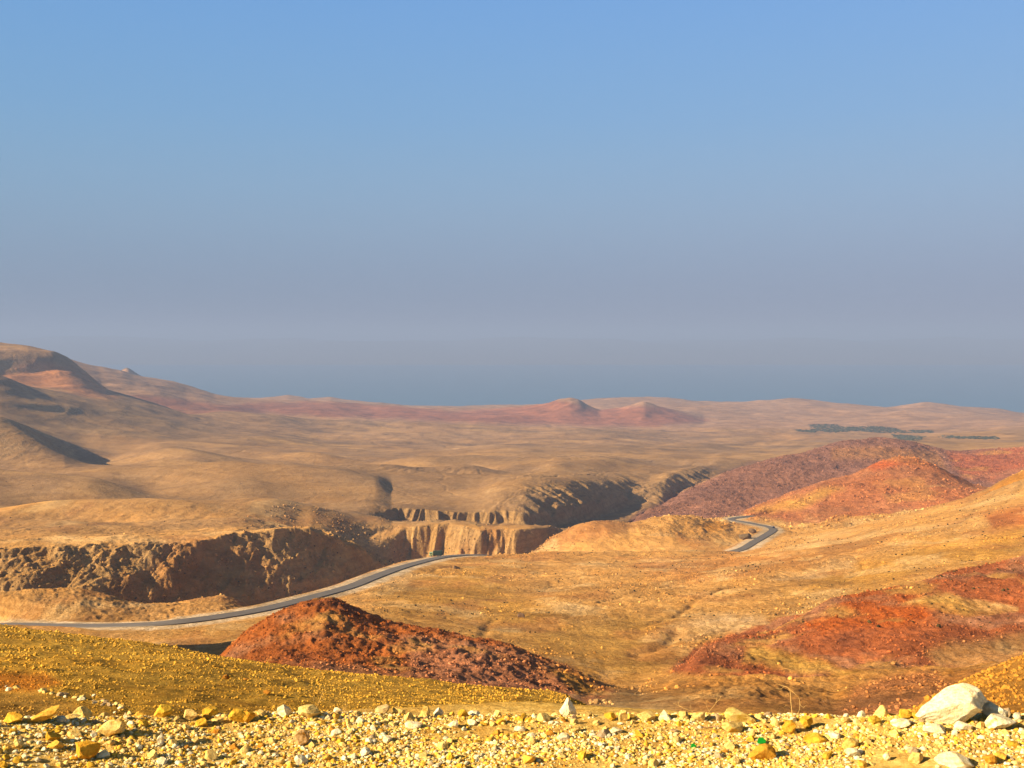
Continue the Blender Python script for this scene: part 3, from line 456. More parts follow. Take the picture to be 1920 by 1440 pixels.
strip('road', RP, 3.2, -3.2, .02, M_asph)
M_line = plain('road_paint', (.55,.52,.45), .7, 0, .2, 1)
# ---------------------------------------------------------------- sea and the far shore in the haze
me = mesh_np('sea', [(-60000,-2500,-450),(60000,-2500,-450),(60000,60000,-450),(-60000,60000,-450)], [(0,1,2,3)])
M_sea = bpy.data.materials.new('sea_water'); M_sea.use_nodes = True; b = M_sea.node_tree.nodes['Principled BSDF']
b.inputs['Base Color'].default_value = (.06,.15,.23,1); b.inputs['Roughness'].default_value = .35
tag(link('sea', me, M_sea), kind='structure')
n = 260; xs = np.linspace(-24000, 24000, n); prof = [(20500,-460),(21500,-380),(23000,-250),(26000,-90),(30000,60),(36000,0)]
V = []; 
for d, z in prof:
    zz = z+ (0 if z < -400 else 1)*min(1, (d-20500)/6000)*260*fbm(xs/4200+d/9000, xs*0+d/5000, 4, 201); V += [(x, d, q) for x, q in zip(xs, zz)]
r, c = np.meshgrid(np.arange(len(prof)-1), np.arange(n-1), indexing='ij'); v = (r*n+c).ravel()
o = link('far_shore', mesh_np('far_shore', V, np.stack([v, v+1, v+n+1, v+n], 1), np.tile([.17,.17,.18], (len(V), 1))), M_far); tag(o, kind='structure')
# ---------------------------------------------------------------- haze
hz = bpy.data.materials.new('haze'); hz.use_nodes = True; t = hz.node_tree; t.nodes.clear()
ho = N(t, 'ShaderNodeOutputMaterial'); pv = N(t, 'ShaderNodeVolumePrincipled'); t.links.new(pv.outputs[0], ho.inputs['Volume'])
pv.inputs['Color'].default_value = (.35,.475,.75,1); pv.inputs['Density'].default_value = 1.0e-4; pv.inputs['Anisotropy'].default_value = 0.0
import itertools
bx = [(x, y, z) for x, y, z in itertools.product((-62000, 62000), (-3000, 62000), (-482, 380))]
me = mesh_np('haze', bx, [(0,1,3,2),(4,6,7,5),(0,4,5,1),(2,3,7,6),(0,2,6,4),(1,5,7,3)], smooth=False)
tag(link('haze', me, hz), kind='stuff')
#@@OBJECTS
import bmesh
def ico(sub):
    bm = bmesh.new(); bmesh.ops.create_icosphere(bm, subdivisions=sub, radius=1); V = np.array([v.co[:] for v in bm.verts]); Fq = np.array([[v.index for v in f.verts] for f in bm.faces]); bm.free(); return V, Fq
ICO = {k: ico(k) for k in (1, 2, 3, 4, 5)}
def rock_shape(sub, seed, cuts=11, depth=(.45, .85), jag=.06):
    r = np.random.default_rng(seed); V, Fq = ICO[sub]; V = V.copy()
    for _ in range(cuts):
        n = r.normal(size=3); n /= np.linalg.norm(n); d = r.uniform(*depth); q = V@n-d; V -= np.where(q > 0, q, 0)[:, None]*n
    if sub >= 2:
        k = 2.3; V = V*(1+jag*(perlin(V[:, 0]*k+seed, V[:, 1]*k+V[:, 2]*1.7, seed)+.6*perlin(V[:, 0]*5+seed, V[:, 2]*5+V[:, 1]*3, seed+1)))[:, None]
    V -= (V.max(0)+V.min(0))/2; return V/(np.abs(V).max(0)), Fq
def rotm(r, n, tilt=math.pi):
    a = r.uniform(0, 2*math.pi, n); b = r.uniform(-tilt, tilt, n); c = r.uniform(-tilt, tilt, n)
    ca, sa, cb, sb, cc, sc = np.cos(a), np.sin(a), np.cos(b), np.sin(b), np.cos(c), np.sin(c)
    Rz = np.zeros((n, 3, 3)); Rz[:, 0, 0] = ca; Rz[:, 0, 1] = -sa; Rz[:, 1, 0] = sa; Rz[:, 1, 1] = ca; Rz[:, 2, 2] = 1
    Rx = np.zeros((n, 3, 3)); Rx[:, 0, 0] = 1; Rx[:, 1, 1] = cb; Rx[:, 1, 2] = -sb; Rx[:, 2, 1] = sb; Rx[:, 2, 2] = cb
    Ry = np.zeros((n, 3, 3)); Ry[:, 1, 1] = 1; Ry[:, 0, 0] = cc; Ry[:, 0, 2] = sc; Ry[:, 2, 0] = -sc; Ry[:, 2, 2] = cc
    return Rz@Rx@Ry
def scatter(name, P, size, cols, mat, sub=1, tilt=.5, flatz=(.5, .9), sink=.2, seed=1, kind='stuff', nvar=8, smooth=False, cuts=5):
    r = np.random.default_rng(seed); n = len(P); Vs = []; Fs = []; Cs = []; off = 0; var = r.integers(0, nvar, n)
    for k in range(nvar):
        V, Fq = rock_shape(sub, seed*50+k, cuts, (.5, .9)); ii = np.where(var == k)[0]; m = len(ii)
        if not m: continue
        S = np.stack([np.ones(m), r.uniform(.6, 1, m), r.uniform(*flatz, m)], 1)*(size[ii]/2)[:, None]
        W = np.einsum('nij,nvj->nvi', rotm(r, m, tilt), V[None]*S[:, None, :]); W += P[ii][:, None, :]; W[:, :, 2] += (S[:, 2]*(1-2*sink))[:, None]
        Vs.append(W.reshape(-1, 3)); Fs.append((Fq[None]+(np.arange(m)*len(V))[:, None, None]+off).reshape(-1, 3)); off += m*len(V)
        Cs.append(np.repeat(cols[ii], len(V), 0))
    o = link(name, mesh_np(name, np.vstack(Vs), np.vstack(Fs), np.vstack(Cs), smooth), mat)
    if kind: tag(o, kind=kind)
    return o
M_rock = earth_mat('limestone', [9, 60], [.10, .22], [30, 160], [.012, .004], .8)
M_pebble = earth_mat('pebbles', [12], [.2], [80], [.006], .5)
M_clod = earth_mat('clods', [.8], [.25], [6], [.05], .4)
M_rub = earth_mat('rubble', [.12, .9], [.18, .25], [2], [.12], .4)
# ---- the rubble bank at the viewer's feet
CRE = np.array([.80,.56,.17]); WHI = np.array([.87,.75,.45]); OCR = np.array([.72,.42,.04]); ORG = np.array([.56,.25,.03]); GRY = np.array([.46,.33,.17]); SAN = np.array([.76,.43,.06])
KINDS = [('cream', CRE, .42), ('whitish', WHI, .26), ('yellow ochre', OCR, .15), ('orange brown', ORG, .04), ('greyish', GRY, .04), ('sandy', SAN, .09)]
cum = np.cumsum([k[2] for k in KINDS])
def rdist(P): return ROADD[np.clip(np.searchsorted(Dr, np.hypot(P[:, 0], P[:, 1])), 0, NR-1), np.clip(np.searchsorted(Ac, np.arctan2(P[:, 0], P[:, 1])), 0, NC-1)]
def area_pts(r, n, d0, d1, a0=-31, a1=31):
    D = np.sqrt(r.uniform(d0*d0, d1*d1, n)); a = np.radians(r.uniform(a0, a1, n)); return np.stack([D*np.sin(a), D*np.cos(a)], 1)
r = np.random.default_rng(3)
def pebble_cols(n, P):
    base = np.array([KINDS[min(i, 5)][1] for i in np.searchsorted(cum, r.random(n))])
    patch = fbm(P[:, 0]/.45, P[:, 1]/.3, 3, 301)[:, None]                       # stones of a kind lie together
    base = base*(1-np.clip(patch*1.5, 0, .6))+(OCR*.7+SAN*.3)*np.clip(patch*1.5, 0, .6)
    return np.clip(base*r.uniform(.85, 1.2, (n, 1)), 0, .88)
def peb(name, n, d0, d1, s0, s1, sub, seed):
    P = area_pts(r, n, d0, d1); dens = fbm(P[:, 0]/.7, P[:, 1]/.35, 3, 305); px_, _ = proj(P[:, 0], P[:, 1], -1.7)
    P = P[(dens*1.4+r.uniform(-.5, .5, n)+.22*(px_ < 900)-.05*(px_ > 1300) > -.02)]; n = len(P); z = ground(P[:, 0], P[:, 1]); size = s0*(s1/s0)**(r.random(n)**1.7)
    scatter(name, np.column_stack([P, z]), size, pebble_cols(n, P), M_pebble, sub, .6, (.4, .75), .38, seed)
peb('gravel', 76000, 3.6, 5.15, .005, .014, 1, 11); peb('pebbles', 19000, 3.6, 5.12, .013, .030, 2, 12)
BASE_Z = lambda x, y: float(ground(x, y))
def place_px(px, py):
    p = hit(px, py, 3.0, 5.3)
    if p is None: a, t = pix(px, py); D = 4.95; p = np.array([D*math.sin(a), D*math.cos(a), BASE_Z(D*math.sin(a), D*math.cos(a))])
    return p
def hero(name, px, py, w, h, col, label, cat='rock', seed=0, shape='block', tilt=0, rotz=0, depth=.8, col2=None, dmin=None, mat=None, group=None, sub=4):
    """one big stone: foot at pixel (px, py), w and h in photo pixels"""
    if dmin: p = hit(px, py, *dmin)
    else: p = place_px(px, py)
    D = math.hypot(p[0], p[1]); k = D/F; W, H = w*k, h*k
    V, Fq = rock_shape(sub, 500+seed, 14, (.5, .82), .05)
    if shape == 'tri':
        tz = (V[:, 2]+1)/2; V[:, 0] *= (1-.8*tz**.9); V[:, 0] += -.12*tz; V[:, 1] *= (1-.6*tz)
    if shape == 'boulder':
        f = np.interp(V[:, 0], [-1, -.8, -.45, 0, .35, .75, 1], [.30, .5, .66, .9, 1.0, .93, .72]); V[:, 2] = -1+(V[:, 2]+1)*f
    if shape == 'slab': V[:, 2] = np.sign(V[:, 2])*np.abs(V[:, 2])**.8
    V = V*[1, depth if depth < 2 else 1, 1]
    V = V*[W/2, W/2, H/2*1.12]
    if tilt:
        c, s_ = math.cos(tilt), math.sin(tilt); V = np.stack([V[:, 0]*c-V[:, 2]*s_, V[:, 1], V[:, 0]*s_+V[:, 2]*c], 1)
    if rotz:
        c, s_ = math.cos(rotz), math.sin(rotz); V = np.stack([V[:, 0]*c-V[:, 1]*s_, V[:, 0]*s_+V[:, 1]*c, V[:, 2]], 1)
    V[:, 2] -= V[:, 2].min()+(.16 if shape == 'boulder' else .12)*H
    col = np.array(col); cols = np.tile(col, (len(V), 1)); sc = max(W, .02)
    n = fbm(V[:, 0]/sc*3+seed, (V[:, 1]+V[:, 2])/sc*3, 4, seed)[:, None]
    c2 = np.array(col2) if col2 is not None else col*[.82, .66, .42]
    m = sstep(.05, .4, n); cols = cols*(1-m)+c2*m
    if shape == 'boulder' and W > .2:
        for q_, sd in ((2.2, 5), (4.1, 9)):
            v = np.exp(-(perlin(V[:, 0]/sc*q_+V[:, 2]/sc*1.7*q_+sd, V[:, 1]/sc*q_-V[:, 2]/sc*q_+sd, sd)/.035)**2)[:, None]*.5; cols = cols*(1-v)+np.array([.50,.28,.08])*v; V -= V*.012*v
        b_ = sstep(.30, .05, (V[:, 2:3]-V[:, 2].min())/H+.12*n)*.8; cols = cols*(1-b_)+np.array([.70,.42,.10])*b_
    low = sstep(.32, .05, (V[:, 2:3]-V[:, 2].min())/H)*.0; cols = np.clip(cols*(1-low), 0, .9)
    me = mesh_np(name, V, Fq, cols, False); o = link(name, me, mat or M_rock); o.location = p; tag(o, label, cat, group); return p
heroes = [
 ('boulder',1784,1352,124,68,WHI*1.02,'large whitish boulder with a rounded top and fine brown cracks on the rubble crest','boulder',dict(shape='boulder',col2=WHI*[.95,.9,.8],depth=.7,seed=3,sub=5)),
 ('rock',1862,1328,42,28,WHI,'whitish rounded stone touching the right side of the large boulder','rock',dict(seed=2)),
 ('rock',1884,1326,18,20,GRY,'small grey stone leaning right beside the rounded stone by the large boulder','rock',dict(seed=31)),
 ('rock',1877,1366,50,22,WHI,'flat whitish stone lying below the large boulder at the right edge','rock',dict(seed=4,shape='slab')),
 ('rock',1066,1338,52,38,WHI*.97,'pointed whitish triangular stone standing alone on the crest','rock',dict(seed=5,shape='tri',depth=.6)),
 ('rock',1044,1340,22,10,CRE,'small cream stone at the left foot of the pointed triangular stone','rock',dict(seed=35)),
 ('rock_slab',80,1355,64,15,SAN*.95,'long tilted sandy slab leaning up to the right over its dark shadow','rock slab',dict(seed=6,shape='slab',tilt=.42,depth=.5)),
 ('rock',26,1356,34,18,OCR,'yellow ochre stone left of the tilted slab','rock',dict(seed=7)),
 ('rock',114,1355,20,10,WHI,'small whitish stone right of the tilted slab','rock',dict(seed=37,shape='slab')),
 ('rock',163,1423,44,30,OCR*[1,.9,.8],'blocky yellow ochre rock split by a dark crease, lower left','rock',dict(seed=8)),
 ('rock',98,1391,28,18,OCR,'ochre stone with a flat lit top above the split ochre rock','rock',dict(seed=9)),
 ('rock',36,1406,18,18,CRE,'cream upright stone near the left edge of the rubble','rock',dict(seed=39)),
 ('rock',306,1344,34,20,OCR,'yellow ochre stone standing on the crest left of centre','rock',dict(seed=10)),
 ('rock',236,1349,14,15,WHI,'small whitish tooth shaped stone on the crest at left','rock',dict(seed=11,shape='tri')),
 ('rock',446,1353,34,24,OCR,'larger of two joined ochre rocks on the crest','rock',dict(seed=12)),
 ('rock',466,1354,26,22,OCR*[.95,.85,.8],'smaller darker of two joined ochre rocks on the crest','rock',dict(seed=13)),
 ('rock',358,1350,26,18,CRE,'cream stone on the crest between two ochre rocks','rock',dict(seed=43)),
 ('rock',302,1397,20,22,WHI,'whitish pointed stone leaning right in the left rubble','rock',dict(seed=14,shape='tri',tilt=-.25)),
 ('rock',208,1378,46,26,CRE,'broad cream stone in the left rubble behind the pointed stone','rock',dict(seed=44)),
 ('rock',565,1394,30,26,GRY*[1.3,1.1,.8],'rounded stone with a pale left side and dark brown right side','rock',dict(seed=15,col2=ORG*.7)),
 ('rock',580,1344,46,20,CRE,'long cream stone on the crest beside dry weed stalks','rock',dict(seed=16,shape='slab')),
 ('rock',533,1342,26,18,WHI,'whitish lumpy stone on the crest left of the long cream stone','rock',dict(seed=46)),
 ('rock',634,1338,18,12,WHI,'small whitish stone on the crest right of the weed stalks','rock',dict(seed=47)),
 ('rock',718,1336,30,17,GRY*[1.4,1.4,1.2],'mottled grey and cream stone at the crest centre','rock',dict(seed=17,col2=CRE)),
 ('rock',748,1334,24,15,CRE,'cream stone right of the mottled grey stone','rock',dict(seed=48)),
 ('rock',800,1343,36,20,CRE*[1,.95,.8],'wedge shaped cream stone with a flat lit face on the crest','rock',dict(seed=18,shape='tri')),
 ('rock',822,1338,20,17,WHI,'upright whitish stone right of the cream wedge','rock',dict(seed=49)),
 ('rock',888,1332,26,12,WHI,'whitish stone with a dark shaded end on the crest','rock',dict(seed=50)),
 ('rock',775,1364,34,10,WHI,'thin whitish slab lying flat in the centre rubble','rock',dict(seed=51,shape='slab')),
 ('rock',845,1424,22,18,OCR*[1.1,1.2,1],'bright yellow pyramid shaped stone at the bottom centre','rock',dict(seed=19,shape='tri')),
 ('rock',1144,1352,24,16,OCR,'ochre stone on the crest right of centre','rock',dict(seed=20)),
 ('rock',1168,1352,18,20,CRE,'tall cream block right of the ochre stone on the crest','rock',dict(seed=21)),
 ('rock',1212,1350,34,16,CRE,'broad cream stone on the crest right of the tall cream block','rock',dict(seed=52)),
 ('rock',1310,1352,24,18,CRE,'cream lumpy stone on the crest left of the sloping slab','rock',dict(seed=53)),
 ('rock_slab',1386,1351,62,20,CRE*[.95,.95,.85],'sloping cream slab with an ochre hollow in its face','rock slab',dict(seed=22,shape='slab',col2=OCR*.8,tilt=-.12)),
 ('rock',1374,1371,42,19,CRE,'rounded cream stone in front of the sloping slab','rock',dict(seed=23)),
 ('rock',1427,1421,52,26,ORG*[1.1,1.2,1],'orange brown rock casting a dark shadow to its right','rock',dict(seed=24,shape='boulder',depth=.6)),
 ('rock',1594,1402,28,16,CRE*[1,.95,.75],'cube like cream stone with a shaded right face','rock',dict(seed=25)),
 ('rock',1598,1417,30,13,WHI,'flat whitish stone just below the cube like cream stone','rock',dict(seed=26,shape='slab')),
 ('rock',1697,1346,26,15,OCR,'ochre stone at the left foot of the large boulder','rock',dict(seed=27)),
 ('rock',1688,1364,34,15,WHI,'whitish stone in front of the ochre stone near the large boulder','rock',dict(seed=54)),
 ('rock',1752,1376,38,16,WHI,'whitish stone lying below the large boulder','rock',dict(seed=28)),
 ('rock',1806,1368,30,13,WHI,'small flat whitish stone between the large boulder and the flat stone','rock',dict(seed=55)),
 ('rock',1640,1358,24,14,OCR,'ochre stone on the crest left of the large boulder','rock',dict(seed=56)),
 ('rock',1512,1366,24,22,OCR*.9,'dull ochre upright stone right of the rounded cream stone','rock',dict(seed=57)),
 ('rock',1478,1374,26,24,ORG*[1.1,1.3,1],'brownish ochre upright stone beside the dull ochre one','rock',dict(seed=58)),
 ('rock',1530,1393,44,16,OCR*[1,.95,.9],'long ochre stone in the right rubble with a ragged edge','rock',dict(seed=59)),
 ('rock',1790,1440,62,24,WHI,'whitish stone cut off by the bottom edge at right','rock',dict(seed=29)),
 ('rock',1856,1434,24,16,ORG*[1.15,1.2,1],'orange stone near the lower right corner','rock',dict(seed=60)),
 ('rock',1716,1429,26,18,CRE,'rounded cream stone at the lower right beside small shadows','rock',dict(seed=61)),
 ('rock',1662,1426,12,13,WHI,'small bright white stone at the lower right','rock',dict(seed=62)),
 ('rock',135,1348,26,8,CRE,'low cream stone between the tilted slab and the left crest stones','rock',dict(seed=63)),
]
taken = []
for h in heroes:
    nm, px, py, w, hh, col, lab, cat, kw = h
    hero(nm, px, py, w, hh, np.clip(col, 0, .88), lab, cat, **kw); taken.append((px, py-hh/2, w/2, hh/2))
# ---- the other stones one can count: individuals that share 30 shapes
shapes = {}
for ki, (kn, kc, _) in enumerate(KINDS):
    for v in range(5):
        V, Fq = rock_shape(3, 900+ki*10+v, 12, (.48, .85), .05); V = V*[.5, .5*(.6+.08*v), .5*(.45+.1*v)]
        n = fbm(V[:, 0]*4+v, (V[:, 1]+V[:, 2])*4, 3, ki*7+v)[:, None]; m = sstep(0, .35, n)*.8
        c = kc*(1-m)+kc*[.85, .7, .5]*m; shapes[ki, v] = mesh_np('rock', V, Fq, np.clip(c*(.85+.07*v), 0, .88), False); shapes[ki, v].materials.append(M_rock)
zones = ['at the left end', 'left of centre', 'near the centre', 'right of centre', 'at the right end']
cnt = 0; r = np.random.default_rng(5); loose = []
while cnt < 250:
    crest = r.random() < .5
    px = r.uniform(-10, 1930); py = r.uniform(1340, 1362) if crest else r.uniform(1362, 1442)
    if px > 1050 and not crest and r.random() < .45: continue
    w = (13+22*r.random()**2.2) if crest else (11+16*r.random()**2)
    if any(abs(px-a) < (w/2+c)*.85 and abs(py-w*.3-b) < (w*.3+d)*.8 for a, b, c, d in taken): continue
    taken.append((px, py-w*.3, w/2, w*.3)); p = place_px(px, py); W = w*np.hypot(p[0], p[1])/F
    ki = min(int(np.searchsorted(cum, r.random())), 5); v = int(r.integers(0, 5))
    o = bpy.data.objects.new('rock', shapes[ki, v]); COL.objects.link(o); o.scale = (W, W, W*r.uniform(.8, 1.25)); o.rotation_euler = (r.uniform(-.35, .35), r.uniform(-.35, .35), r.uniform(0, 6.28))
    o.location = (p[0], p[1], p[2]+W*.13)
    loose.append((o, KINDS[ki][0], px, py)); cnt += 1
marks = [(26,1350,'the ochre stone at the far left'),(80,1345,'the tilted sandy slab'),(36,1400,'the cream upright stone near the left edge'),(163,1410,'the split ochre rock'),(236,1342,'the whitish tooth shaped stone'),(306,1338,'the ochre stone left of centre'),
 (302,1388,'the pointed stone leaning right'),(455,1345,'the two joined ochre rocks'),(565,1384,'the half brown rounded stone'),(585,1338,'the long cream stone'),(730,1330,'the mottled grey stone'),(800,1336,'the cream wedge'),(845,1416,'the bright yellow pyramid'),
 (1066,1325,'the pointed triangular stone'),(1156,1345,'the tall cream block'),(1386,1345,'the sloping cream slab'),(1300,1400,'the dark green shard'),(1427,1410,'the orange brown rock'),(1594,1395,'the cube like stone'),(1500,1362,'the two upright ochre stones'),
 (1783,1330,'the large boulder'),(1877,1360,'the flat stone at the right edge'),(1790,1432,'the stone cut by the bottom edge')]
ordn = ['nearest','second','third','fourth','fifth','sixth','seventh','eighth','ninth','tenth','eleventh','twelfth']
bins = {}
for o, kn, px, py in loose:
    dd = [math.hypot(px-a, (py-b)*2) for a, b, _ in marks]; i = int(np.argmin(dd)); dx, dy = px-marks[i][0], (py-marks[i][1])*2
    side = ('to the right of' if dx > 0 else 'to the left of') if abs(dx) > abs(dy) else ('in front of' if dy > 0 else 'behind'); bins.setdefault((kn, side, i), []).append((dd[i], o))
for (kn, side, i), L in bins.items():
    L.sort(key=lambda q: q[0])
    for k, (_, o) in enumerate(L): tag(o, '%s %s angular stone %s %s' % (ordn[min(k, 11)], kn, side, marks[i][2]) if len(L) > 1 else '%s angular stone %s %s' % (kn, side, marks[i][2]), 'rock', 'loose stones on the rubble bank')
# ---- bits of green glass, dry stalks and twigs
def tube(name, P, rad, mat, sides=6):
    P = np.array(P, float); n = len(P); T = np.gradient(P, axis=0); T /= np.linalg.norm(T, axis=1)[:, None]; up = np.array([.3, 1, .1]); V = []
    for i in range(n):
        a = np.cross(T[i], up); a /= np.linalg.norm(a); b = np.cross(T[i], a)
        for k in range(sides): V.append(P[i]+rad[i]*(a*math.cos(k*2*math.pi/sides)+b*math.sin(k*2*math.pi/sides)))
    Fq = [(i*sides+k, i*sides+(k+1) % sides, (i+1)*sides+(k+1) % sides, (i+1)*sides+k) for i in range(n-1) for k in range(sides)]
    return np.array(V), np.array(Fq)
M_straw = plain('dry_stem', (.66,.42,.12), .8, 0, .3, 30); M_twig = plain('dry_twig', (.42,.22,.09), .85, 0, .3, 30)
def plant(name, stems, D, label, cat, mat):
    """stems: lists of photo pixels, all on the bank at distance D"""
    Vs, Fs, off = [], [], 0; base = None; r_ = np.random.default_rng(len(label))
    for st, w in stems:
        pts = [at(x, y, D+dd) for (x, y), dd in zip(st, np.cumsum(r_.uniform(-.02, .02, len(st))))]
        if base is None: base = pts[0].copy()
        pts = catmull(pts, 5)-base; V, Fq = tube(name, pts, np.linspace(w, w*.5, len(pts)), mat); Vs.append(V); Fs.append(Fq+off); off += len(V)
    o = link(name, mesh_np(name, np.vstack(Vs), np.vstack(Fs)), mat); o.location = base; tag(o, label, cat)
plant('dry_weed', [([(1486,1346),(1483,1318),(1480,1292),(1462,1284),(1446,1276)], .0014), ([(1480,1292),(1492,1302),(1499,1312),(1499,1330),(1492,1346)], .0012), ([(1484,1330),(1476,1322),(1470,1326)], .0008), ([(1499,1320),(1506,1326),(1512,1322)], .0008), ([(1470,1287),(1464,1292),(1456,1290)], .0008), ([(1496,1334),(1502,1338),(1508,1336)], .0007)], 4.86, 'bent dry weed stalk with a loop, standing on the crest against the red slope', 'weed', M_straw)
plant('dry_weed', [([(590,1346),(594,1326),(602,1306),(606,1296)], .0012), ([(594,1326),(588,1314),(590,1304)], .0008), ([(598,1316),(606,1312),(610,1304)], .0008), ([(592,1340),(584,1330),(580,1322)], .0008)], 4.85, 'forked dry weed stalk behind the long cream stone', 'weed', M_straw)
plant('dry_weed', [([(647,1342),(647,1326),(648,1311)], .0012), ([(647,1330),(651,1322),(652,1314)], .0008), ([(647,1334),(643,1326),(642,1320)], .0008)], 4.84, 'short straight dry weed stalk left of the mottled grey stone', 'weed', M_straw)
plant('dry_weed', [([(1318,1354),(1300,1336),(1278,1326),(1262,1318)], .001), ([(1322,1354),(1330,1334),(1342,1318),(1345,1300)], .001), ([(1278,1326),(1272,1320),(1274,1312)], .0007), ([(1300,1336),(1294,1328),(1296,1320)], .0007), ([(1330,1334),(1324,1322),(1326,1314)], .0007), ([(1342,1318),(1350,1310),(1352,1304)], .0007)], 4.86, 'thin spreading dry weed on the crest left of the sloping slab', 'weed', M_straw)
plant('dry_weed', [([(925,1350),(924,1338),(922,1328)], .0013), ([(925,1350),(930,1340),(932,1332)], .001), ([(925,1348),(919,1340),(917,1334)], .001)], 4.84, 'tuft of pale dry stems on the crest right of the shaded whitish stone', 'weed', M_straw)
plant('twig', [([(1318,1364),(1340,1362),(1362,1356),(1376,1352)], .0028), ([(1350,1360),(1358,1352),(1366,1350)], .0014)], 4.72, 'brown dry twig lying on stones below the sloping slab', 'twig', M_twig)
plant('twig', [([(1040,1342),(1054,1340),(1068,1344),(1082,1340)], .0018), ([(1054,1340),(1060,1334),(1064,1330)], .001)], 4.74, 'thin brown twig at the foot of the pointed triangular stone', 'twig', M_twig)
M_green = bpy.data.materials.new('green_glass'); M_green.use_nodes = True; b = M_green.node_tree.nodes['Principled BSDF']; b.inputs['Base Color'].default_value = (.015,.33,.03,1); b.inputs['Roughness'].default_value = .15; b.inputs['Transmission Weight'].default_value = .25
for (px, py, w, lab) in ((1428, 1398, 17, 'bright green glass shard beside the orange brown rock'), (1300, 1404, 11, 'small dark green glass shard lying in rubble right of centre')):
    p = place_px(px, py); W = w*np.hypot(p[0], p[1])/F; out = [(-.5,-.1),(-.3,.35),(.15,.42),(.5,.1),(.35,-.3),(-.2,-.38)]; V = []
    for k, dz in ((0, 0), (1, .12)):
        for x, y in out: V.append((x, y*.7, dz+.35*(1-(x*1.6)**2*.6)+y*.55))
    V = np.array(V)*W; n = 6; Fq = [(i, (i+1) % n, n+(i+1) % n, n+i) for i in range(n)]+[(0, 1, 2, 3), (0, 3, 4, 5), (6, 9, 8, 7), (6, 11, 10, 9)]
    o = link('glass_shard', mesh_np('glass_shard', V, Fq, smooth=False), M_green); o.location = p+np.array([0, 0, W*.1]); tag(o, lab, 'glass shard')
# ---- clods on the near slope
def land_cols(P, sat=1.0, lo=.8, hi=1.5):
    i = np.clip(np.searchsorted(Dr, np.hypot(P[:, 0], P[:, 1])), 0, NR-1); j = np.clip(np.searchsorted(Ac, np.arctan2(P[:, 0], P[:, 1])), 0, NC-1)
    return np.clip(CC[i, j]*r.uniform(lo, hi, (len(P), 1)), .01, .85)
def field(name, n, d0, d1, a0, a1, s0, s1, mat, seed, keep=None, lo=.8, hi=1.5, sub=1, col=None, power=2., **kw):
    P = area_pts(r, n, d0, d1, a0, a1); P = np.column_stack([P, ground(P[:, 0], P[:, 1])]); x, y = proj(*P.T)
    if keep is not None: P = P[keep(x, y, P)]
    P = P[rdist(P) > 12]
    n = len(P); c = land_cols(P, 1, lo, hi) if col is None else np.clip(np.array(col)*r.uniform(.6, 1.3, (n, 1)), 0, .85)
    if not n: return
    print(name, n)
    return scatter(name, P, s0*(s1/s0)**(r.random(n)**power), c, mat, sub, .7, (.5, .9), .22, seed, **kw)
def clods(n, d0, d1, a0, a1, seed, k=.00135):
    D = np.exp(r.uniform(math.log(d0), math.log(d1), n)); a = np.radians(r.uniform(a0, a1, n)); x, y = D*np.sin(a), D*np.cos(a)
    u = (fbm(x/D*14, np.log(D)*9, 3, 401)+.45 > r.random(n)*.9-.1); D, x, y = D[u], x[u], y[u]
    P = np.column_stack([x, y, ground(x, y)]); c = land_cols(P, 1, .8, 1.25)
    scatter('clods', P, D*k*np.exp(r.normal(size=len(D))*.42), c, M_clod, 1, .7, (.5, .9), .25, seed)
clods(70000, 7, 88, -29, 12, 21); clods(9000, 26, 95, 15, 31, 22, .0022)
# a line of pale stones across the left of the slope, countable ones apart
r = np.random.default_rng(9); n = 0; ts = np.sort(r.random(34)); nth = 'first second third fourth fifth sixth seventh eighth ninth tenth eleventh twelfth thirteenth fourteenth fifteenth sixteenth seventeenth eighteenth nineteenth twentieth'.split()
for k in range(34):
    t = ts[k]; px = 10+t*235; py = np.interp(px, [0, 60, 130, 190, 245], [1296, 1294, 1306, 1318, 1340])+r.normal()*5; p = hit(px, py, 9, 60)
    if p is None: continue
    D = np.hypot(p[0], p[1]); w = r.uniform(6, 16)*D/F; ki = [0, 1, 4][int(r.integers(0, 3))]
    o = bpy.data.objects.new('rock', shapes[ki, int(r.integers(0, 5))]); COL.objects.link(o); o.scale = (w, w, w*.8); o.rotation_euler = (r.uniform(-.3, .3), r.uniform(-.3, .3), r.uniform(0, 6)); o.location = (p[0], p[1], p[2]+w*.12)
    n += 1; tag(o, ('%s pale stone from the left in the line across the yellow slope' % nth[n-1]) if n <= 17 else ('%s pale stone from the right in the line across the yellow slope' % nth[34-n]), 'rock', 'pale stones in a line on the yellow slope')
hero('rock', 424, 1274, 14, 9, ORG*.6, 'dark brown stone high on the yellow gravel slope', seed=71, dmin=(9, 70), sub=3)
hero('rock', 501, 1302, 16, 8, ORG*.6, 'dark brown stone low on the yellow gravel slope behind the crest', seed=72, dmin=(9, 70), sub=3)
hero('rock', 462, 1276, 12, 4, ORG*.7, 'thin dark stone right of the dark brown one high on the yellow slope', seed=73, dmin=(9, 70), sub=3)
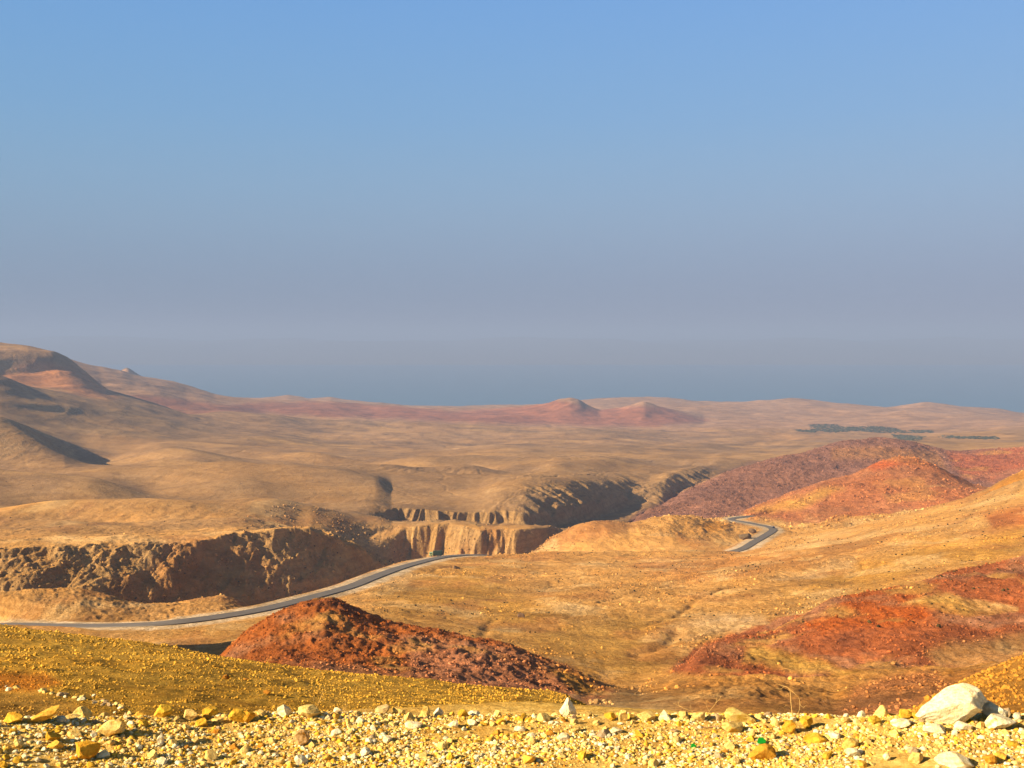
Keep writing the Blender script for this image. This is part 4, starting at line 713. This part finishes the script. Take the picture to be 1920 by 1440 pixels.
# ---- rubble on the hills
isred = lambda P: (lambda c: c[:, 0]/c[:, 1] > 2.35)(land_cols(P, 1, 1, 1))
field('red_rubble', 60000, 108, 350, -17, 29, .12, .62, M_rub, 31, lambda x, y, P: isred(P) & (fbm(P[:, 0]/12, P[:, 1]/16, 3, 402) > -.25+.5*r.random(len(P))-.2), .65, 1.3, power=3.2)
field('hill_rubble', 40000, 120, 1000, -10, 29, .3, 1.2, M_rub, 32, lambda x, y, P: (fbm(P[:, 0]/38, P[:, 1]/50, 4, 403) > .05+.2*r.random(len(P))) & (proj(*P.T)[0] > 660), .55, 1.45, power=2.2)
field('canyon_rubble', 16000, 560, 1100, -28, 4, .5, 2.4, M_rub, 33, lambda x, y, P: st[np.clip(np.searchsorted(Dr, np.hypot(P[:, 0], P[:, 1])), 0, NR-1), np.clip(np.searchsorted(Ac, np.arctan2(P[:, 0], P[:, 1])), 0, NC-1)] > .15, .6, 1.35, power=2.4)
field('mauve_rubble', 30000, 900, 2100, 6, 29, .7, 2.8, M_rub, 34, lambda x, y, P: (HRF[np.clip(np.searchsorted(Dr, np.hypot(P[:, 0], P[:, 1])), 0, NR-1), np.clip(np.searchsorted(Ac, np.arctan2(P[:, 0], P[:, 1])), 0, NC-1)] > .5) & (fbm(P[:, 0]/60, P[:, 1]/90, 3, 404) > -.1), .55, 1.4, power=2.2)
# low dry scrub: dark dots on the tan hill and along the plateau
SCR = (.075,.052,.018)
field('scrub', 5200, 230, 900, -9, 29, .35, 1.1, M_rub, 41, lambda x, y, P: fbm(P[:, 0]/45, P[:, 1]/60, 3, 405) > .0, col=SCR)
field('scrub', 2200, 630, 1000, -29, 2, .6, 2.0, M_rub, 43, lambda x, y, P: dzr[np.clip(np.searchsorted(Dr, np.hypot(P[:, 0], P[:, 1])), 0, NR-1), np.clip(np.searchsorted(Ac, np.arctan2(P[:, 0], P[:, 1])), 0, NC-1)] > .35, col=(.10,.07,.03))
field('scrub', 2600, 620, 2300, -29, 6, .5, 1.8, M_rub, 42, lambda x, y, P: fbm(P[:, 0]/90, P[:, 1]/120, 3, 406) > .08, col=(.10,.07,.03))
# ---- the dark outcrop and white stone inside the bend
hero('rock_outcrop', 1397, 1011, 24, 11, (.13,.09,.05), 'dark brown rock outcrop inside the bend of the road', 'rock outcrop', 81, dmin=(770, 900), mat=M_rub, col2=(.16,.10,.05))
hero('rock_outcrop', 1411, 1001, 16, 10, (.16,.10,.055), 'smaller brown outcrop beside the road bend under the white stone', 'rock outcrop', 82, dmin=(770, 920), mat=M_rub)
hero('rock', 1415, 996, 4, 4, WHI, 'small white stone beside the road bend', 'rock', 83, dmin=(770, 920), mat=M_rub, sub=2)
hero('rock_outcrop', 977, 1158, 14, 8, (.16,.10,.06), 'grey knob of rock on the tan hill beyond the red mound', 'rock outcrop', 84, dmin=(250, 600), mat=M_rub, sub=3)
hero('rock_outcrop', 856, 1067, 13, 6, (.20,.13,.07), 'dark clump of rock on the slope just below the road', 'rock outcrop', 85, dmin=(350, 660), mat=M_rub, sub=3)
# ---- orchards on the far plain
polys = [[(1518,797),(1560,796),(1590,802),(1612,808),(1560,811),(1525,808)], [(1590,801),(1640,799),(1680,803),(1705,812),(1650,812),(1600,808)], [(1495,807),(1530,808),(1528,811),(1500,810)], [(1670,815),(1735,819),(1715,827),(1690,825)], [(1708,807),(1748,808),(1745,812),(1712,812)], [(1765,818),(1870,820),(1868,824),(1770,822)]]
for i, pl in enumerate(polys):
    pl = np.array(pl, float); P = []; tries = 0
    while len(P) < (700, 700, 120, 300, 150, 200)[i] and tries < 9000:
        tries += 1; x = r.uniform(pl[:, 0].min(), pl[:, 0].max()); y = r.uniform(pl[:, 1].min(), pl[:, 1].max()); c = False
        for k in range(len(pl)):
            (ax, ay), (bx_, by) = pl[k], pl[(k+1) % len(pl)]
            if (ay > y) != (by > y) and x < ax+(y-ay)*(bx_-ax)/(by-ay): c = not c
        if c:
            p = hit(x, y, 2500, 6400)
            if p is not None: P.append(p)
    if P:
        P = np.array(P); P[:, :2] = P[:, :2]+r.normal(size=(len(P), 2))*[3, 12]; P[:, 2] = ground(P[:, 0], P[:, 1])
        scatter('orchard', P, r.uniform(6, 12, len(P)), np.clip(np.array((.060,.066,.045))*r.uniform(.7, 1.4, (len(P), 1)), 0, 1), M_rub, 1, .15, (.13, .26), .1, 60+i)
# ---- the lorry on the shoulder and the car in the bend
def box_np(c, s_, bev=.0):
    x, y, z = np.array(s_)/2; V = np.array([(a*x, b*y, d*z) for a in (-1, 1) for b in (-1, 1) for d in (-1, 1)])+np.array(c)
    return V, np.array([(0,1,3,2),(4,6,7,5),(0,4,5,1),(2,3,7,6),(0,2,6,4),(1,5,7,3)])
def part(name, shapes_, mat, parent, bev=.05):
    V = []; Fq = []; off = 0
    for v, f in shapes_: V.append(v); Fq.append(f+off); off += len(v)
    o = link(name, mesh_np(name, np.vstack(V), np.vstack(Fq), smooth=False), mat, parent)
    if bev: m = o.modifiers.new('bevel', 'BEVEL'); m.width = bev; m.segments = 2
    return o
def wheel(parent, x, y, rad, w, mt, mr):
    def cyl(r0, w0):
        n = 20; V = [(x+r0*math.cos(k*2*math.pi/n), y+s_*w0/2, rad+r0*math.sin(k*2*math.pi/n)) for s_ in (-1, 1) for k in range(n)]
        bm = bmesh.new(); vs = [bm.verts.new(v) for v in V]; bm.faces.new(vs[:n]); bm.faces.new(vs[n:][::-1])
        for k in range(n): bm.faces.new((vs[k], vs[k+n], vs[(k+1) % n+n], vs[(k+1) % n]))
        me = bpy.data.meshes.new('wheel'); bmesh.ops.recalc_face_normals(bm, faces=bm.faces); bm.to_mesh(me); bm.free(); return me
    o = link('wheel', cyl(rad, w), mt, parent); link('rim', cyl(rad*.55, w*1.06), mr, o)
M_lg = plain('pale_green_paint', (.36,.50,.24), .45, 0, .12, 1); M_dg = plain('dark_green_canvas', (.020,.045,.030), .8, 0, .3, 1); M_gl = plain('window_glass', (.02,.025,.03), .1); M_ty = plain('tyre_rubber', (.02,.02,.02), .9)
M_rm = plain('steel_rim', (.3,.3,.3), .4, .6); M_bk = plain('dark_steel', (.04,.04,.04), .6); M_hl = plain('lamp_glass', (.7,.7,.65), .1); M_car = plain('dark_blue_paint', (.02,.025,.04), .25)
def road_at(px, side):
    x, y = proj(RP[:, 0], RP[:, 1], RP[:, 2]); T = np.gradient(RP[:, :2], axis=0); i = np.argmin(np.abs(x-px)+(RP[:, 1] > 760 if px < 1000 else RP[:, 1] < 800)*1e4+(0 if px < 1000 else (np.hypot(RP[:, 0], RP[:, 1]) > 925)*1e4))
    t = T[i]/np.linalg.norm(T[i]); nrm = np.array([-t[1], t[0]]); 
    return RP[i, :2]+nrm*side, math.atan2(t[1], t[0]), RP[i, 2]
def empty(name, loc, rz, label, cat):
    o = bpy.data.objects.new(name, None); COL.objects.link(o); o.location = loc; o.rotation_euler = (0, 0, rz); tag(o, label, cat); return o
pos, ang, z = road_at(836, 6.5)
tr = empty('lorry', (pos[0], pos[1], float(ground(*pos))), math.pi+.15, 'green lorry with a pale cab parked on the shoulder where the road meets the canyon', 'lorry')
part('cab', [box_np((2.75, 0, 1.75), (2.0, 2.3, 1.9))], M_lg, tr, .12); part('windscreen', [box_np((3.76, 0, 2.15), (.04, 2.0, .8))], M_gl, tr, 0)
for y in (-1, 1):
    part('side_window', [box_np((2.95, y*1.16, 2.15), (.9, .03, .7))], M_gl, tr, 0); part('headlight', [box_np((3.78, y*.85, 1.05), (.06, .3, .25))], M_hl, tr, 0)
part('bumper', [box_np((3.85, 0, .7), (.2, 2.3, .3))], M_bk, tr); part('chassis', [box_np((-.2, 0, .85), (7.4, 1.0, .25))], M_bk, tr); part('cargo_box', [box_np((-1.25, 0, 2.25), (5.6, 2.45, 2.4))], M_dg, tr, .15)
for x in (2.7, -1.6, -2.9):
    for y in (-1, 1): wheel(tr, x, y*1.02, .52, .32, M_ty, M_rm)
pos, ang, z = road_at(1447, -1.6)
ca = empty('car', (pos[0], pos[1], z+.03), ang, 'dark car driving round the sharp bend of the far road', 'car')
prof_ = [(-2.2,.35),(-2.2,.85),(-1.9,.98),(-1.5,1.02),(-1.0,1.42),(.35,1.45),(1.0,1.02),(1.9,.9),(2.2,.7),(2.2,.35)]
n = len(prof_); V = [(x, y*(.86 if z_ < 1.1 else .68), z_) for y in (-1, 1) for x, z_ in prof_]
bm = bmesh.new(); vs = [bm.verts.new(v) for v in V]; bm.faces.new(vs[:n]); bm.faces.new(vs[n:][::-1])
for k in range(n): bm.faces.new((vs[k], vs[k+n], vs[(k+1) % n+n], vs[(k+1) % n]))
bmesh.ops.recalc_face_normals(bm, faces=bm.faces); me = bpy.data.meshes.new('body'); bm.to_mesh(me); bm.free(); link('body', me, M_car, ca)
part('windscreen', [(np.array([(.42,-.62,1.42),(.42,.62,1.42),(1.0,.74,1.06),(1.0,-.74,1.06)]), np.array([(0,1,2,3)]))], M_gl, ca, 0)
for y in (-1, 1):
    part('side_window', [(np.array([(-.95,y*.71,1.36),(.3,y*.71,1.38),(.85,y*.83,1.06),(-1.35,y*.83,1.06)]), np.array([(0,1,2,3)]))], M_gl, ca, 0)
    for x in (-1.35, 1.35): wheel(ca, x, y*.8, .32, .2, M_ty, M_rm)
